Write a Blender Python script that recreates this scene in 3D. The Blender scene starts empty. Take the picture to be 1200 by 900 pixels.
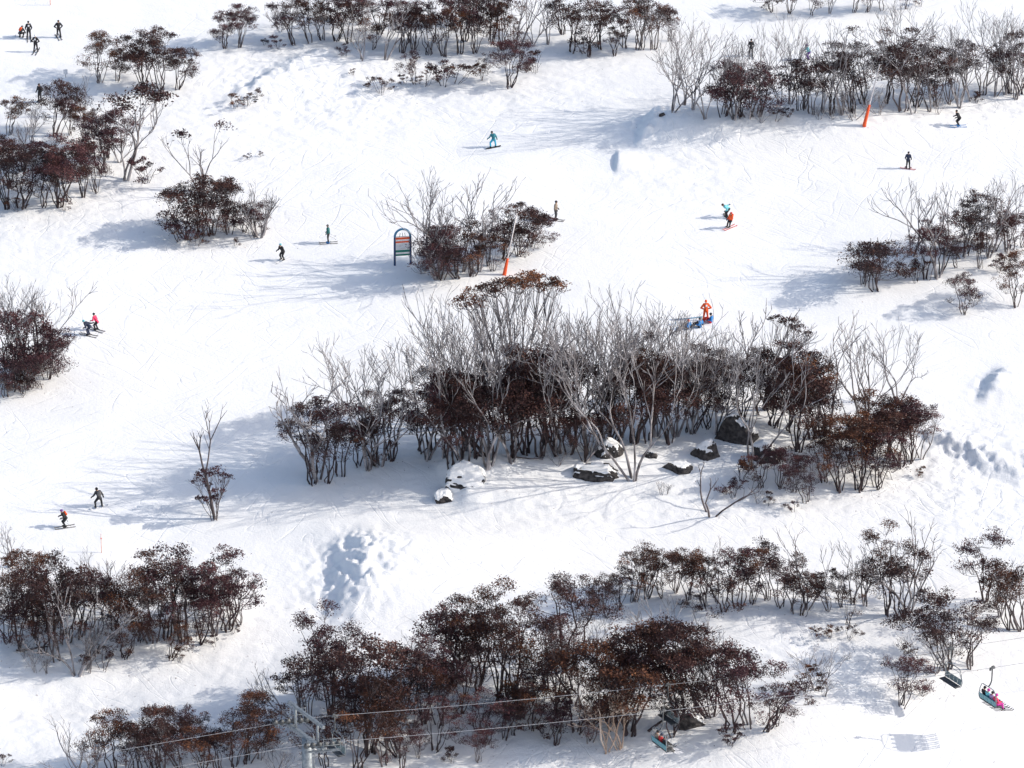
import bpy, math, random
import numpy as np

# ------------------------------------------------------------------ camera, sky, sun, exposure
sc = bpy.context.scene
col = sc.collection
PITCH = math.radians(20.0); DIST = 333.0; FOC = 4500.0          # FOC in pixels of a 1200 px wide picture
SLOPE = math.tan(math.radians(10.0))
SUN_EL = math.radians(30.0)
CAM = np.array([0.0, -DIST*math.cos(PITCH), DIST*math.sin(PITCH)])
cam_d = bpy.data.cameras.new("camera"); cam = bpy.data.objects.new("camera", cam_d); col.objects.link(cam)
cam.location = CAM; cam.rotation_euler = (math.radians(90)-PITCH, 0, 0)
cam_d.sensor_width = 36.0; cam_d.lens = FOC/1200.0*36.0; cam_d.clip_start = 1.0; cam_d.clip_end = 6000.0
sc.camera = cam

world = bpy.data.worlds.new("World"); sc.world = world; world.use_nodes = True
wn = world.node_tree.nodes
sky = wn.new('ShaderNodeTexSky'); sky.sky_type = 'NISHITA'; sky.sun_disc = False
sky.sun_elevation = SUN_EL; sky.sun_rotation = math.radians(90); sky.altitude = 300; sky.dust_density = 2.3; sky.air_density = 1.0; sky.ozone_density = 0.6
world.node_tree.links.new(sky.outputs[0], wn['Background'].inputs[0])
wn['Background'].inputs[1].default_value = 0.15

sun_d = bpy.data.lights.new("sun", 'SUN'); sun = bpy.data.objects.new("sun", sun_d); col.objects.link(sun)
sun_d.energy = 2.75; sun_d.angle = math.radians(0.5); sun_d.color = (1.0, 0.945, 0.86)
sun.rotation_euler = (0, math.radians(90)-SUN_EL, 0)              # shines from +X
sun.location = (80, 0, 60)

sc.view_settings.view_transform = 'Standard'; sc.view_settings.look = 'None'
sc.view_settings.gamma = 1.0; sc.view_settings.use_curve_mapping = False
sc.view_settings.exposure = 0.42
sc.cycles.max_bounces = 6; sc.cycles.diffuse_bounces = 3; sc.cycles.glossy_bounces = 2

# ------------------------------------------------------------------ noise and terrain
def _hash(ix, iy, seed):
    h = (ix*374761393 + iy*668265263 + seed*974634777) & 0xFFFFFFFF
    h = ((h ^ (h >> 13))*1274126177) & 0xFFFFFFFF
    return ((h ^ (h >> 16)) & 0xFFFF)/65535.0
def vnoise(x, y, seed=0):
    x = np.asarray(x, float); y = np.asarray(y, float)
    fx = np.floor(x); fy = np.floor(y); ix = fx.astype(np.int64); iy = fy.astype(np.int64)
    tx = x-fx; ty = y-fy; tx = tx*tx*tx*(tx*(tx*6-15)+10); ty = ty*ty*ty*(ty*(ty*6-15)+10)
    a = _hash(ix, iy, seed); b = _hash(ix+1, iy, seed); c = _hash(ix, iy+1, seed); d = _hash(ix+1, iy+1, seed)
    return (a*(1-tx)+b*tx)*(1-ty)+(c*(1-tx)+d*tx)*ty - 0.5
def fbm(x, y, seed=0, octaves=3, gain=0.5):
    s = 0.0; a = 1.0
    for o in range(octaves):
        s = s + a*vnoise(x*(2**o), y*(2**o), seed+o*17); a *= gain
    return s
def sstep(a, b, v):
    t = np.clip((v-a)/(b-a), 0, 1); return t*t*(3-2*t)

AX_R = np.array([1.0, 0, 0]); AX_U = np.array([0, math.sin(PITCH), math.cos(PITCH)]); AX_F = np.array([0, math.cos(PITCH), -math.sin(PITCH)])
def sight(px, py):
    v = AX_F*FOC+AX_R*(px-600)+AX_U*(450-py); return v/np.linalg.norm(v)
def plane_point(px, py, dz=0.0):                                  # a place on the even slope, from the survey of the photograph
    v = sight(px, py); k = (CAM[1]*SLOPE+dz-CAM[2])/(v[2]-SLOPE*v[1]); return CAM+k*v

def bank(x, y, px, py, height, face, back, depth, slant=0.0, rough=0.0, seed=1):
    """drift with a steep side towards -X, a long even back towards +X"""
    c = plane_point(px, py); dx = x-c[0]-slant*(y-c[1]); dy = (y-c[1])/depth
    w = np.exp(-dy*dy*dy*dy)
    up = sstep(-face, 0, dx); dn = np.where(dx > 0, np.exp(-(dx/back)**2), 1.0)
    h = height*up*dn*w
    if rough:
        m = np.exp(-((dx+face*0.4)/(face*0.95))**2)*w
        h = h + rough*m*((fbm(x*1.15+0.3*y, y*0.85, seed, 3, 0.75)*0.85+0.35*vnoise(x*0.4, y*0.4, seed+3)))
    return h
def hump(x, y, px, py, height, rx, ry):
    c = plane_point(px, py); return height*np.exp(-((x-c[0])/rx)**2-((y-c[1])/ry)**2)
def area(x, y, px, py, rx, ry):
    c = plane_point(px, py); return np.exp(-(((x-c[0])/rx)**2+((y-c[1])/ry)**2)**2)
_zones = None
def H(x, y):
    x = np.asarray(x, float); y = np.asarray(y, float)
    yy = np.clip(y, -75, 260)
    z = SLOPE*yy
    z = np.where(y < -75, -13.2-3.0*sstep(75, 125, -y), z)
    z = z + np.where(y < -130, np.minimum((-130-y)*0.66, 124.0), 0)
    z = z + np.where(y > 260, (1-np.exp(-(y-260)/200))*200*SLOPE, 0)
    z = z + 0.55*fbm(x/34+3.3, y/34+7.1, 11, 2) + 0.11*fbm(x/9.0, y/9.0, 23, 2)
    # drifts, cut banks and humps
    z = z + bank(x, y, 430, 674, 1.15, 3.4, 13.0, 5.8, 0.10, 0.55, 31)
    z = z + bank(x, y, 1168, 452, 0.7, 1.5, 9.0, 2.6, 0.35, 0.30, 37)
    z = z + bank(x, y, 1150, 535, 0.75, 2.8, 12.0, 3.8, -0.9, 0.42, 44)
    z = z + bank(x, y, 768, 152, 1.0, 1.8, 10.0, 3.2, 0.25, 0.5, 47)
    z = z + bank(x, y, 724, 188, 0.42, 0.36, 2.6, 1.9, 0.05, 0.0, 53)
    z = z + bank(x, y, 545, 572, 0.9, 2.2, 9.0, 3.4, -0.25, 0.12, 59)
    z = z + bank(x, y, 335, 85, 0.6, 2.6, 9.0, 6.0, 0.7, 0.25, 61)
    z = z + hump(x, y, 700, 545, 1.1, 17, 4.5) + hump(x, y, 960, 150, 1.2, 18, 3.2)
    z = z + hump(x, y, 1060, 742, 0.6, 4.5, 3.0) + hump(x, y, 880, 735, 0.7, 6, 4)
    z = z + hump(x, y, 60, 812, -0.7, 7, 3.0) + hump(x, y, 30, 850, 0.3, 9, 3.0)
    z = z + hump(x, y, 925, 850, 1.7, 11.5, 12) + hump(x, y, 552, 560, 0.7, 2.6, 1.8) + hump(x, y, 872, 512, 0.8, 2.6, 2.0) + hump(x, y, 715, 556, 0.4, 2.4, 1.6)
    # groomed shelf curling round the lower left grove
    pts = np.array([plane_point(*p)[:2] for p in ((-40, 862), (120, 828), (260, 775), (345, 715), (330, 650), (200, 640))])
    dmin = np.full(np.shape(x), 1e9)
    for a, b in zip(pts[:-1], pts[1:]):
        ab = b-a; t = np.clip(((x-a[0])*ab[0]+(y-a[1])*ab[1])/(ab@ab), 0, 1)
        dmin = np.minimum(dmin, np.hypot(x-a[0]-t*ab[0], y-a[1]-t*ab[1]))
    z = z - 0.42*np.exp(-(dmin/4.2)**4)
    # roughness: strong where nobody skis, faint on the pistes
    r = 0.025+0.08*area(x, y, 320, 110, 12, 18)+0.16*area(x, y, 1150, 560, 7, 10)+0.12*area(x, y, 720, 560, 26, 9)
    r = r+0.14*area(x, y, 990, 130, 22, 6)+0.07*area(x, y, 130, 745, 14, 14)+0.07*area(x, y, 620, 830, 22, 16)
    r = r+0.05*area(x, y, 1000, 735, 18, 12)+0.10*area(x, y, 60, 200, 12, 22)+0.12*area(x, y, 500, 80, 20, 14)+0.1*area(x, y, 790, 185, 7, 10)
    r = r+0.07*area(x, y, 30, 850, 10, 6)
    z = z + 0.75*r*((fbm(x*0.55+1.7+0.6*y, y*0.8-0.2*x, 71, 4, 0.80)*0.9))
    return z
def ground(px, py):
    p = plane_point(px, py)
    for _ in range(9):
        dz = float(H(p[0], p[1]))-SLOPE*p[1]; p = plane_point(px, py, dz)
    return p
def ppm(p): return FOC/float((np.asarray(p)-CAM)@AX_F)
def project(p):
    q = np.asarray(p)-CAM; d = q@AX_F; return 600+FOC*(q@AX_R)/d, 450-FOC*(q@AX_U)/d
def gnormal(x, y, e=0.6):
    n = np.array([-(float(H(x+e, y))-float(H(x-e, y)))/(2*e), -(float(H(x, y+e))-float(H(x, y-e)))/(2*e), 1.0]); return n/np.linalg.norm(n)

# ------------------------------------------------------------------ mesh helpers
def make_mesh(name, V, quads=None, tris=None, smooth=False, attrs=None):
    me = bpy.data.meshes.new(name)
    V = np.ascontiguousarray(V, dtype=np.float32); me.vertices.add(len(V)); me.vertices.foreach_set('co', V.ravel())
    parts = []; starts = []; off = 0
    if quads is not None and len(quads):
        q = np.asarray(quads, np.int32); parts.append(q.ravel()); starts.append(np.arange(len(q))*4); off = len(q)*4
    if tris is not None and len(tris):
        t = np.asarray(tris, np.int32); parts.append(t.ravel()); starts.append(off+np.arange(len(t))*3)
    L = np.concatenate(parts).astype(np.int32); S = np.concatenate(starts).astype(np.int32)
    me.loops.add(len(L)); me.loops.foreach_set('vertex_index', L)
    me.polygons.add(len(S)); me.polygons.foreach_set('loop_start', S)
    me.polygons.foreach_set('use_smooth', np.full(len(S), smooth, dtype=bool))
    if attrs:
        for k, a in attrs.items():
            at = me.attributes.new(k, 'FLOAT', 'POINT'); at.data.foreach_set('value', np.asarray(a, np.float32))
    me.update(calc_edges=True); me.validate()
    return me

class MB:
    def __init__(s): s.v = []; s.q = []; s.t = []; s.n = 0
    def add(s, V, q=None, t=None):
        s.v.append(np.asarray(V, float))
        if q is not None and len(q): s.q.append(np.asarray(q)+s.n)
        if t is not None and len(t): s.t.append(np.asarray(t)+s.n)
        s.n += len(V); return s
    def tube(s, P, R, k=6, cap=True):
        P = np.asarray(P, float); n = len(P); R = np.broadcast_to(np.asarray(R, float), (n,))
        T = np.gradient(P, axis=0); T /= np.linalg.norm(T, axis=1)[:, None]+1e-9
        ref = np.array([0.31, 0.93, 0.2]) if abs(T[0][1]) < 0.75 else np.array([0.95, 0.2, 0.25])
        A = np.cross(T, ref); A /= np.linalg.norm(A, axis=1)[:, None]+1e-9; B = np.cross(T, A)
        a = np.arange(k)*2*math.pi/k
        V = (P[:, None, :]+R[:, None, None]*(np.cos(a)[None, :, None]*A[:, None, :]+np.sin(a)[None, :, None]*B[:, None, :])).reshape(-1, 3)
        i = np.arange(n-1)[:, None]*k+np.arange(k)[None, :]; j = np.arange(n-1)[:, None]*k+(np.arange(k)[None, :]+1) % k
        q = np.stack([i, j, j+k, i+k], -1).reshape(-1, 4)
        t = []
        if cap:
            V = np.vstack([V, P[0], P[-1]]); b0 = n*k; b1 = n*k+1
            for c in range(k):
                t.append((b0, (c+1) % k, c)); t.append((b1, (n-1)*k+c, (n-1)*k+(c+1) % k))
        return s.add(V, q, t)
    def capsule(s, a, b, ra, rb, k=10):
        a = np.asarray(a, float); b = np.asarray(b, float); d = b-a; L = np.linalg.norm(d)+1e-9; d = d/L
        P = []; R = []
        for u in (-0.98, -0.8, -0.45): P.append(a+d*ra*u); R.append(ra*math.sqrt(1-u*u))
        P.append(a); R.append(ra); P.append((a+b)/2); R.append((ra+rb)/2); P.append(b); R.append(rb)
        for u in (0.45, 0.8, 0.98): P.append(b+d*rb*u); R.append(rb*math.sqrt(1-u*u))
        return s.tube(P, R, k)
    def ell(s, c, r, axis=None, k=12, m=8):
        c = np.asarray(c, float); r = np.asarray(r, float); V = []
        for i in range(1, m):
            th = math.pi*i/m
            for j in range(k):
                ph = 2*math.pi*j/k; V.append((math.sin(th)*math.cos(ph), math.sin(th)*math.sin(ph), math.cos(th)))
        V.append((0, 0, 1)); V.append((0, 0, -1)); V = np.array(V)*r
        if axis is not None:
            z = np.asarray(axis, float); z = z/np.linalg.norm(z); y = np.array([0, 1.0, 0]); x = np.cross(y, z); x /= np.linalg.norm(x); y = np.cross(z, x)
            V = V[:, 0:1]*x+V[:, 1:2]*y+V[:, 2:3]*z
        q = []; t = []
        for i in range(m-2):
            for j in range(k): q.append((i*k+j, (i+1)*k+j, (i+1)*k+(j+1) % k, i*k+(j+1) % k))
        n0 = (m-1)*k
        for j in range(k):
            t.append((n0, j, (j+1) % k)); t.append((n0+1, (m-2)*k+(j+1) % k, (m-2)*k+j))
        return s.add(V+c, q, t)
    def box(s, c, size, M=None, bevel=0.0):
        hx, hy, hz = np.asarray(size, float)/2; b = min(bevel, hx*0.9, hy*0.9, hz*0.9)
        if b <= 0:
            V = np.array([(x, y, z) for x in (-hx, hx) for y in (-hy, hy) for z in (-hz, hz)])
            q = [(0, 1, 3, 2), (4, 6, 7, 5), (0, 4, 5, 1), (2, 3, 7, 6), (0, 2, 6, 4), (1, 5, 7, 3)]; t = []
        else:
            V = []; 
            for z, ins in ((-hz, b), (-hz+b, 0), (hz-b, 0), (hz, b)):
                X = hx-ins; Y = hy-ins; c2 = b if ins == 0 else b*0.6
                V += [(X, -Y+c2, z), (X, Y-c2, z), (X-c2, Y, z), (-X+c2, Y, z), (-X, Y-c2, z), (-X, -Y+c2, z), (-X+c2, -Y, z), (X-c2, -Y, z)]
            V = np.array(V); q = []; t = []
            for l in range(3):
                for j in range(8): q.append((l*8+j, l*8+(j+1) % 8, l*8+8+(j+1) % 8, l*8+8+j))
            for j in range(1, 7): t.append((0, j+1, j)); t.append((24, 24+j, 24+j+1))
        if M is not None: V = V@np.asarray(M).T
        return s.add(V+np.asarray(c, float), q, t)
    def plate(s, outline, thick, M=None, c=(0, 0, 0)):
        """convex outline in x,z, thickness along y"""
        o = np.asarray(outline, float); n = len(o)
        V = np.vstack([np.c_[o[:, 0], np.full(n, -thick/2), o[:, 1]], np.c_[o[:, 0], np.full(n, thick/2), o[:, 1]]])
        q = [(i, (i+1) % n, n+(i+1) % n, n+i) for i in range(n)]
        t = [(0, i+1, i) for i in range(1, n-1)]+[(n, n+i, n+i+1) for i in range(1, n-1)]
        if M is not None: V = V@np.asarray(M).T
        return s.add(V+np.asarray(c, float), q, t)
    def mesh(s, name, smooth=True):
        return make_mesh(name, np.vstack(s.v), np.vstack(s.q) if s.q else None, np.vstack(s.t) if s.t else None, smooth)
    def build(s, name, m, parent=None, smooth=True):
        return obj(name, s.mesh(name, smooth), m, parent)

def obj(name, me, m=None, parent=None):
    o = bpy.data.objects.new(name, me); col.objects.link(o)
    if m is not None:
        if not me.materials: me.materials.append(m)
        else:
            o.material_slots[0].link = 'OBJECT'; o.material_slots[0].material = m
    if parent is not None: o.parent = parent
    return o
def tag(o, label, cat, group=None):
    o['label'] = label; o['category'] = cat
    if group: o['group'] = group
    return o
def empty(name, loc, rz=0.0, scale=None):
    o = bpy.data.objects.new(name, None); col.objects.link(o); o.empty_display_size = 0.3
    o.location = loc; o.rotation_euler = (0, 0, rz)
    if scale is not None: o.scale = scale
    return o
def rotz(a): c, s = math.cos(a), math.sin(a); return np.array([[c, -s, 0], [s, c, 0], [0, 0, 1.0]])

# ------------------------------------------------------------------ materials
def new_mat(name):
    m = bpy.data.materials.new(name); m.use_nodes = True; nt = m.node_tree
    return m, nt, nt.nodes['Principled BSDF']
def N(nt, t, **kw):
    n = nt.nodes.new(t)
    for k, v in kw.items(): setattr(n, k, v)
    return n
def noisy(name, c1, c2, scale=8.0, rough=0.7, metal=0.0, bump=0.0, stretch=None, detail=3.0, coords='Object'):
    m, nt, b = new_mat(name); tc = N(nt, 'ShaderNodeTexCoord'); mp = N(nt, 'ShaderNodeMapping'); nt.links.new(tc.outputs[coords], mp.inputs[0])
    if stretch: mp.inputs['Scale'].default_value = stretch
    no = N(nt, 'ShaderNodeTexNoise'); no.inputs['Scale'].default_value = scale; no.inputs['Detail'].default_value = detail
    nt.links.new(mp.outputs[0], no.inputs['Vector'])
    cr = N(nt, 'ShaderNodeValToRGB'); cr.color_ramp.elements[0].position = 0.35; cr.color_ramp.elements[1].position = 0.65
    cr.color_ramp.elements[0].color = (*c1, 1); cr.color_ramp.elements[1].color = (*c2, 1)
    nt.links.new(no.outputs['Fac'], cr.inputs[0]); nt.links.new(cr.outputs[0], b.inputs['Base Color'])
    b.inputs['Roughness'].default_value = rough; b.inputs['Metallic'].default_value = metal
    if bump:
        bp = N(nt, 'ShaderNodeBump'); bp.inputs['Strength'].default_value = bump; bp.inputs['Distance'].default_value = 0.02
        nt.links.new(no.outputs['Fac'], bp.inputs['Height']); nt.links.new(bp.outputs[0], b.inputs['Normal'])
    return m
def flat(name, c, rough=0.7, metal=0.0):
    return noisy(name, tuple(x*0.86 for x in c), tuple(min(1, x*1.1) for x in c), 9.0, rough, metal)

def snow_material():
    m, nt, b = new_mat('snow'); L = nt.links.new
    geo = N(nt, 'ShaderNodeNewGeometry')
    def noise(scale, detail=3, stretch=None, rot=0.0, dist=0.0, rough=0.55):
        mp = N(nt, 'ShaderNodeMapping'); L(geo.outputs['Position'], mp.inputs[0])
        mp.inputs['Rotation'].default_value = (0, 0, rot)
        if stretch:
            m2 = N(nt, 'ShaderNodeMapping'); m2.inputs['Scale'].default_value = stretch; L(mp.outputs[0], m2.inputs[0]); mp = m2
        n = N(nt, 'ShaderNodeTexNoise'); n.inputs['Scale'].default_value = scale; n.inputs['Detail'].default_value = detail
        n.inputs['Distortion'].default_value = dist; n.inputs['Roughness'].default_value = rough
        L(mp.outputs[0], n.inputs['Vector']); return n.outputs['Fac']
    def math_(op, a, bb):
        n = N(nt, 'ShaderNodeMath', operation=op)
        for i, v in enumerate((a, bb)):
            if isinstance(v, (int, float)): n.inputs[i].default_value = v
            else: L(v, n.inputs[i])
        return n.outputs[0]
    def ramp(v, a, bb):
        n = N(nt, 'ShaderNodeMapRange'); n.clamp = True
        n.inputs['From Min'].default_value = a; n.inputs['From Max'].default_value = bb; L(v, n.inputs['Value']); return n.outputs[0]
    # ski and board tracks: thin furrows in several headings, each only where its own patch mask (stored on the mesh) is high
    def attr(n_): return N(nt, 'ShaderNodeAttribute', attribute_name=n_).outputs['Fac']
    h = math_('MULTIPLY', noise(4.2, 2, None, 0.3, 0.0, 0.75), 0.34)
    for i, (rot, sc_, dist) in enumerate(((0.45, 0.65, 0.6), (-0.55, 0.75, 0.7), (0.95, 0.7, 0.5), (-0.9, 0.6, 0.5))):
        f = noise(sc_, 0.0, (1.0, 0.15, 1.0), rot, dist, 0.4)
        band = math_('ABSOLUTE', math_('SUBTRACT', f, 0.46+0.02*i), 0)
        furrow = math_('SUBTRACT', 1.0, ramp(band, 0.002, 0.026))
        h = math_('SUBTRACT', h, math_('MULTIPLY', math_('MULTIPLY', furrow, attr('patch%d' % i)), 0.24))
    bp = N(nt, 'ShaderNodeBump'); bp.inputs['Strength'].default_value = 0.6; bp.inputs['Distance'].default_value = 0.16
    L(h, bp.inputs['Height']); L(bp.outputs[0], b.inputs['Normal'])
    mix = N(nt, 'ShaderNodeMix', data_type='RGBA'); mix.inputs[6].default_value = (0.875, 0.87, 0.86, 1); mix.inputs[7].default_value = (0.925, 0.918, 0.905, 1)
    L(attr('patch4'), mix.inputs[0]); L(mix.outputs[2], b.inputs['Base Color'])
    b.inputs['Roughness'].default_value = 0.75; b.inputs['Specular IOR Level'].default_value = 0.25
    return m

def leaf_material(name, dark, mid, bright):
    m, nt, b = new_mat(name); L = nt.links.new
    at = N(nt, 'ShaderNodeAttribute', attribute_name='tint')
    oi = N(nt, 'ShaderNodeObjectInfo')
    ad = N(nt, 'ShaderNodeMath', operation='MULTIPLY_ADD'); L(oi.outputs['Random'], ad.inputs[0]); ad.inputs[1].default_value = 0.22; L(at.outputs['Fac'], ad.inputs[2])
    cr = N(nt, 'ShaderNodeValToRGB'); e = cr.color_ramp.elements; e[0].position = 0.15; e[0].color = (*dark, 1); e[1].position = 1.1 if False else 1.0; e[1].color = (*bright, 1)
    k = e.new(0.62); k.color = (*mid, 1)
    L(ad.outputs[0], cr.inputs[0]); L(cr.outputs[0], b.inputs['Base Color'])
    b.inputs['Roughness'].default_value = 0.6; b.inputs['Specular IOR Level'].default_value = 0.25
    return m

M = {}
M['snow'] = snow_material()
M['leaf_dark'] = leaf_material('leaf_dark', (0.024, 0.0105, 0.011), (0.062, 0.026, 0.024), (0.15, 0.066, 0.044))
M['leaf_red'] = leaf_material('leaf_red', (0.03, 0.012, 0.016), (0.088, 0.034, 0.04), (0.18, 0.076, 0.068))
M['leaf_rust'] = leaf_material('leaf_rust', (0.034, 0.014, 0.011), (0.1, 0.04, 0.024), (0.25, 0.098, 0.04))
M['bark_dark'] = noisy('bark_dark', (0.022, 0.013, 0.014), (0.075, 0.052, 0.054), 2.2, 0.85, 0, 0.3, (1, 1, 0.35))
M['bark_mid'] = noisy('bark_mid', (0.045, 0.033, 0.034), (0.17, 0.14, 0.14), 2.0, 0.85, 0, 0.3, (1, 1, 0.35))
M['bark_pale'] = noisy('bark_pale', (0.05, 0.040, 0.043), (0.42, 0.395, 0.40), 2.4, 0.8, 0, 0.3, (1, 1, 0.3))
M['bark_cream'] = noisy('bark_cream', (0.36, 0.24, 0.17), (0.58, 0.48, 0.40), 1.5, 0.8, 0, 0.3, (1, 1, 0.3))
M['rock'] = noisy('rock', (0.012, 0.010, 0.010), (0.085, 0.075, 0.072), 3.0, 0.9, 0, 0.8, None, 6)
M['steel'] = noisy('galvanised_steel', (0.16, 0.18, 0.20), (0.30, 0.33, 0.35), 5.0, 0.55, 0.4)
M['dark_steel'] = noisy('dark_steel', (0.05, 0.055, 0.06), (0.12, 0.125, 0.13), 6.0, 0.55, 0.3)
M['rope'] = noisy('steel_rope', (0.30, 0.30, 0.31), (0.5, 0.5, 0.52), 12.0, 0.5, 0.3)
M['teal_panel'] = flat('teal_panel', (0.10, 0.27, 0.31), 0.5)
M['grey_panel'] = flat('grey_panel', (0.20, 0.25, 0.25), 0.55)
M['orange_pad'] = flat('orange_pad', (0.82, 0.10, 0.02), 0.6)
M['white_pole'] = flat('white_pole', (0.72, 0.66, 0.64), 0.5)
M['blue_pad'] = flat('blue_pad', (0.018, 0.05, 0.13), 0.55)
M['sky_blue_pad'] = flat('sky_blue_pad', (0.05, 0.22, 0.38), 0.55)
M['green_board'] = flat('green_board', (0.02, 0.22, 0.16), 0.55)
M['white_board'] = flat('white_board', (0.75, 0.75, 0.76), 0.55)
M['stake'] = noisy('stake_paint', (0.72, 0.30, 0.22), (0.80, 0.55, 0.48), 3.0, 0.6)
M['skin'] = flat('skin', (0.50, 0.29, 0.20), 0.55)
M['lens'] = flat('goggle_lens', (0.25, 0.09, 0.02), 0.12)
for k, c in dict(black=(0.012, 0.012, 0.015), charcoal=(0.045, 0.045, 0.05), navy=(0.02, 0.03, 0.065), grey=(0.16, 0.15, 0.145), tan=(0.27, 0.21, 0.16),
                 teal=(0.03, 0.20, 0.25), aqua=(0.16, 0.52, 0.58), blue=(0.03, 0.20, 0.50), cyan=(0.01, 0.38, 0.58), orange=(0.85, 0.11, 0.02), pink=(0.80, 0.045, 0.13),
                 white=(0.75, 0.75, 0.77), green=(0.02, 0.15, 0.14), purple=(0.16, 0.06, 0.30), magenta=(0.60, 0.04, 0.34), red=(0.55, 0.03, 0.03), palepink=(0.62, 0.36, 0.36), lilac=(0.45, 0.28, 0.50)).items():
    M['cloth_'+k] = flat('cloth_'+k, c, 0.75)

# ------------------------------------------------------------------ snow slope: one sheet, dense where the pistes are
def axis(lo, hi, step, out):
    a = list(np.arange(lo, hi+1e-6, step)); s = step; p = a[0]; left = []
    while p > out[0]: s = min(s*1.35, 60); p -= s; left.append(p)
    s = step; p = a[-1]; right = []
    while p < out[1]: s = min(s*1.35, 60); p += s; right.append(p)
    return np.array(left[::-1]+a+right)
gx = axis(-58, 58, 0.18, (-900, 900)); gy = axis(-62, 88, 0.22, (-420, 1600))
X, Y = np.meshgrid(gx, gy); Z = H(X, Y)
nx, ny = len(gx), len(gy)
ii = (np.arange(ny-1)[:, None]*nx+np.arange(nx-1)[None, :]).ravel()
fx_, fy_ = X.ravel(), Y.ravel()
PATCH = {'patch%d' % i: sstep(-0.10, 0.18, fbm(fx_*k+i*31.7, fy_*k*0.6+i*11.3, 300+i*7, 2))*(0.35+0.65*sstep(-0.3, 0.3, vnoise(fx_*0.5, fy_*0.3, 77+i))) for i, k in enumerate((0.10, 0.13, 0.08, 0.11))}
PATCH['patch4'] = np.clip(0.5+fbm(fx_*0.35, fy_*0.35, 401, 3), 0, 1)
snow = obj('snow_slope', make_mesh('snow_slope', np.c_[X.ravel(), Y.ravel(), Z.ravel()], np.stack([ii, ii+1, ii+nx+1, ii+nx], -1), None, True, PATCH), M['snow'])
snow['kind'] = 'structure'

# ------------------------------------------------------------------ trees
def unit(v): v = np.asarray(v, float); return v/(np.linalg.norm(v)+1e-9)
def tilt_dir(d, ang, az):
    d = unit(d); r = np.array([1.0, 0, 0]) if abs(d[0]) < 0.8 else np.array([0, 1.0, 0])
    a = unit(np.cross(d, r)); b = np.cross(d, a)
    return unit(d*math.cos(ang)+(a*math.cos(az)+b*math.sin(az))*math.sin(ang))

def bare_wood(mb, rg, H_, stems, spread, depth, fork, first, ratio, up, wob, twigs, r0, nsplit=(2, 2), rmin=0.013, zs=1.0, az_range=None, side=0):
    """forking leafless stems rising from one foot; returns the tip points"""
    segs = []; tips = []
    def grow(p, d, L, r, lev):
        n = 4 if lev <= 1 else 3
        P = [p]; R = [r]; dd = d; step = L/n; az0 = rg.uniform(0, 6.28); curl = rg.uniform(0, 1)*wob*0.6
        for i in range(n):
            dd = tilt_dir(dd, math.radians(abs(rg.gauss(0, wob*0.8))+curl), az0+rg.gauss(0, 0.9)); dd = unit(dd+np.array([0, 0, up]))
            P.append(P[-1]+dd*step); R.append(max(rmin, r*(1-0.22*(i+1)/n)) if lev < depth else max(rmin*0.6, r*(1-0.6*(i+1)/n)))
        segs.append((lev, P, R))
        if twigs and lev >= 1:
            for i in range(1, len(P)):
                if rg.random() < twigs:
                    td = tilt_dir(dd, math.radians(rg.uniform(20, 48)), rg.uniform(0, 6.28)); td = unit(td+np.array([0, 0, 0.18])); tl = L*rg.uniform(0.3, 0.75)
                    q = [P[i], P[i]+td*tl*0.5, P[i]+td*tl*0.5+unit(td+np.array([0, 0, 0.35]))*tl*0.5]
                    segs.append((9, q, [max(rmin, R[i]*0.55), max(rmin*0.8, R[i]*0.4), rmin*0.5]))
        if lev >= depth: tips.append(P[-1]); return
        k = rg.randint(*nsplit); az = rg.uniform(0, 6.28)
        for c in range(k):
            a = math.radians(rg.uniform(*fork))*(0.6 if c == 0 else 1.0)
            grow(P[-1], tilt_dir(dd, a, az+c*6.283/k+rg.gauss(0, 0.35)), L*ratio*rg.uniform(0.75, 1.2), R[-1]*(0.9 if c == 0 else 0.76), lev+1)
    azb = rg.uniform(0, 6.28)
    for s_ in range(stems):
        az = azb+s_*6.283/stems+rg.gauss(0, 0.3)
        if az_range: az = rg.uniform(*az_range)
        a = math.radians(rg.uniform(*spread)); d = np.array([math.sin(a)*math.cos(az), math.sin(a)*math.sin(az), math.cos(a)])
        b = np.array([math.cos(az), math.sin(az), 0])*0.05*stems**0.5*(stems > 1); b[2] = -0.5
        grow(b, d, first*H_*rg.uniform(0.75, 1.2)+0.5, r0*rg.uniform(0.6, 1.1), 0)
    for s_ in range(side):
        az = rg.uniform(0, 6.28); a = math.radians(rg.uniform(30, 65)); d = np.array([math.sin(a)*math.cos(az), math.sin(a)*math.sin(az), math.cos(a)])
        grow(np.array([0, 0, -0.2]), d, first*H_*0.4, r0*0.4, max(1, depth-1))
    k = H_*zs*0.98/max(p[2] for _, P, _ in segs for p in P)
    for lev, P, R in segs: mb.tube(np.array(P)*k, R, 6 if lev == 0 else (4 if lev <= 2 else 3), False)
    return [np.array(t)*k for t in tips]

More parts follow.
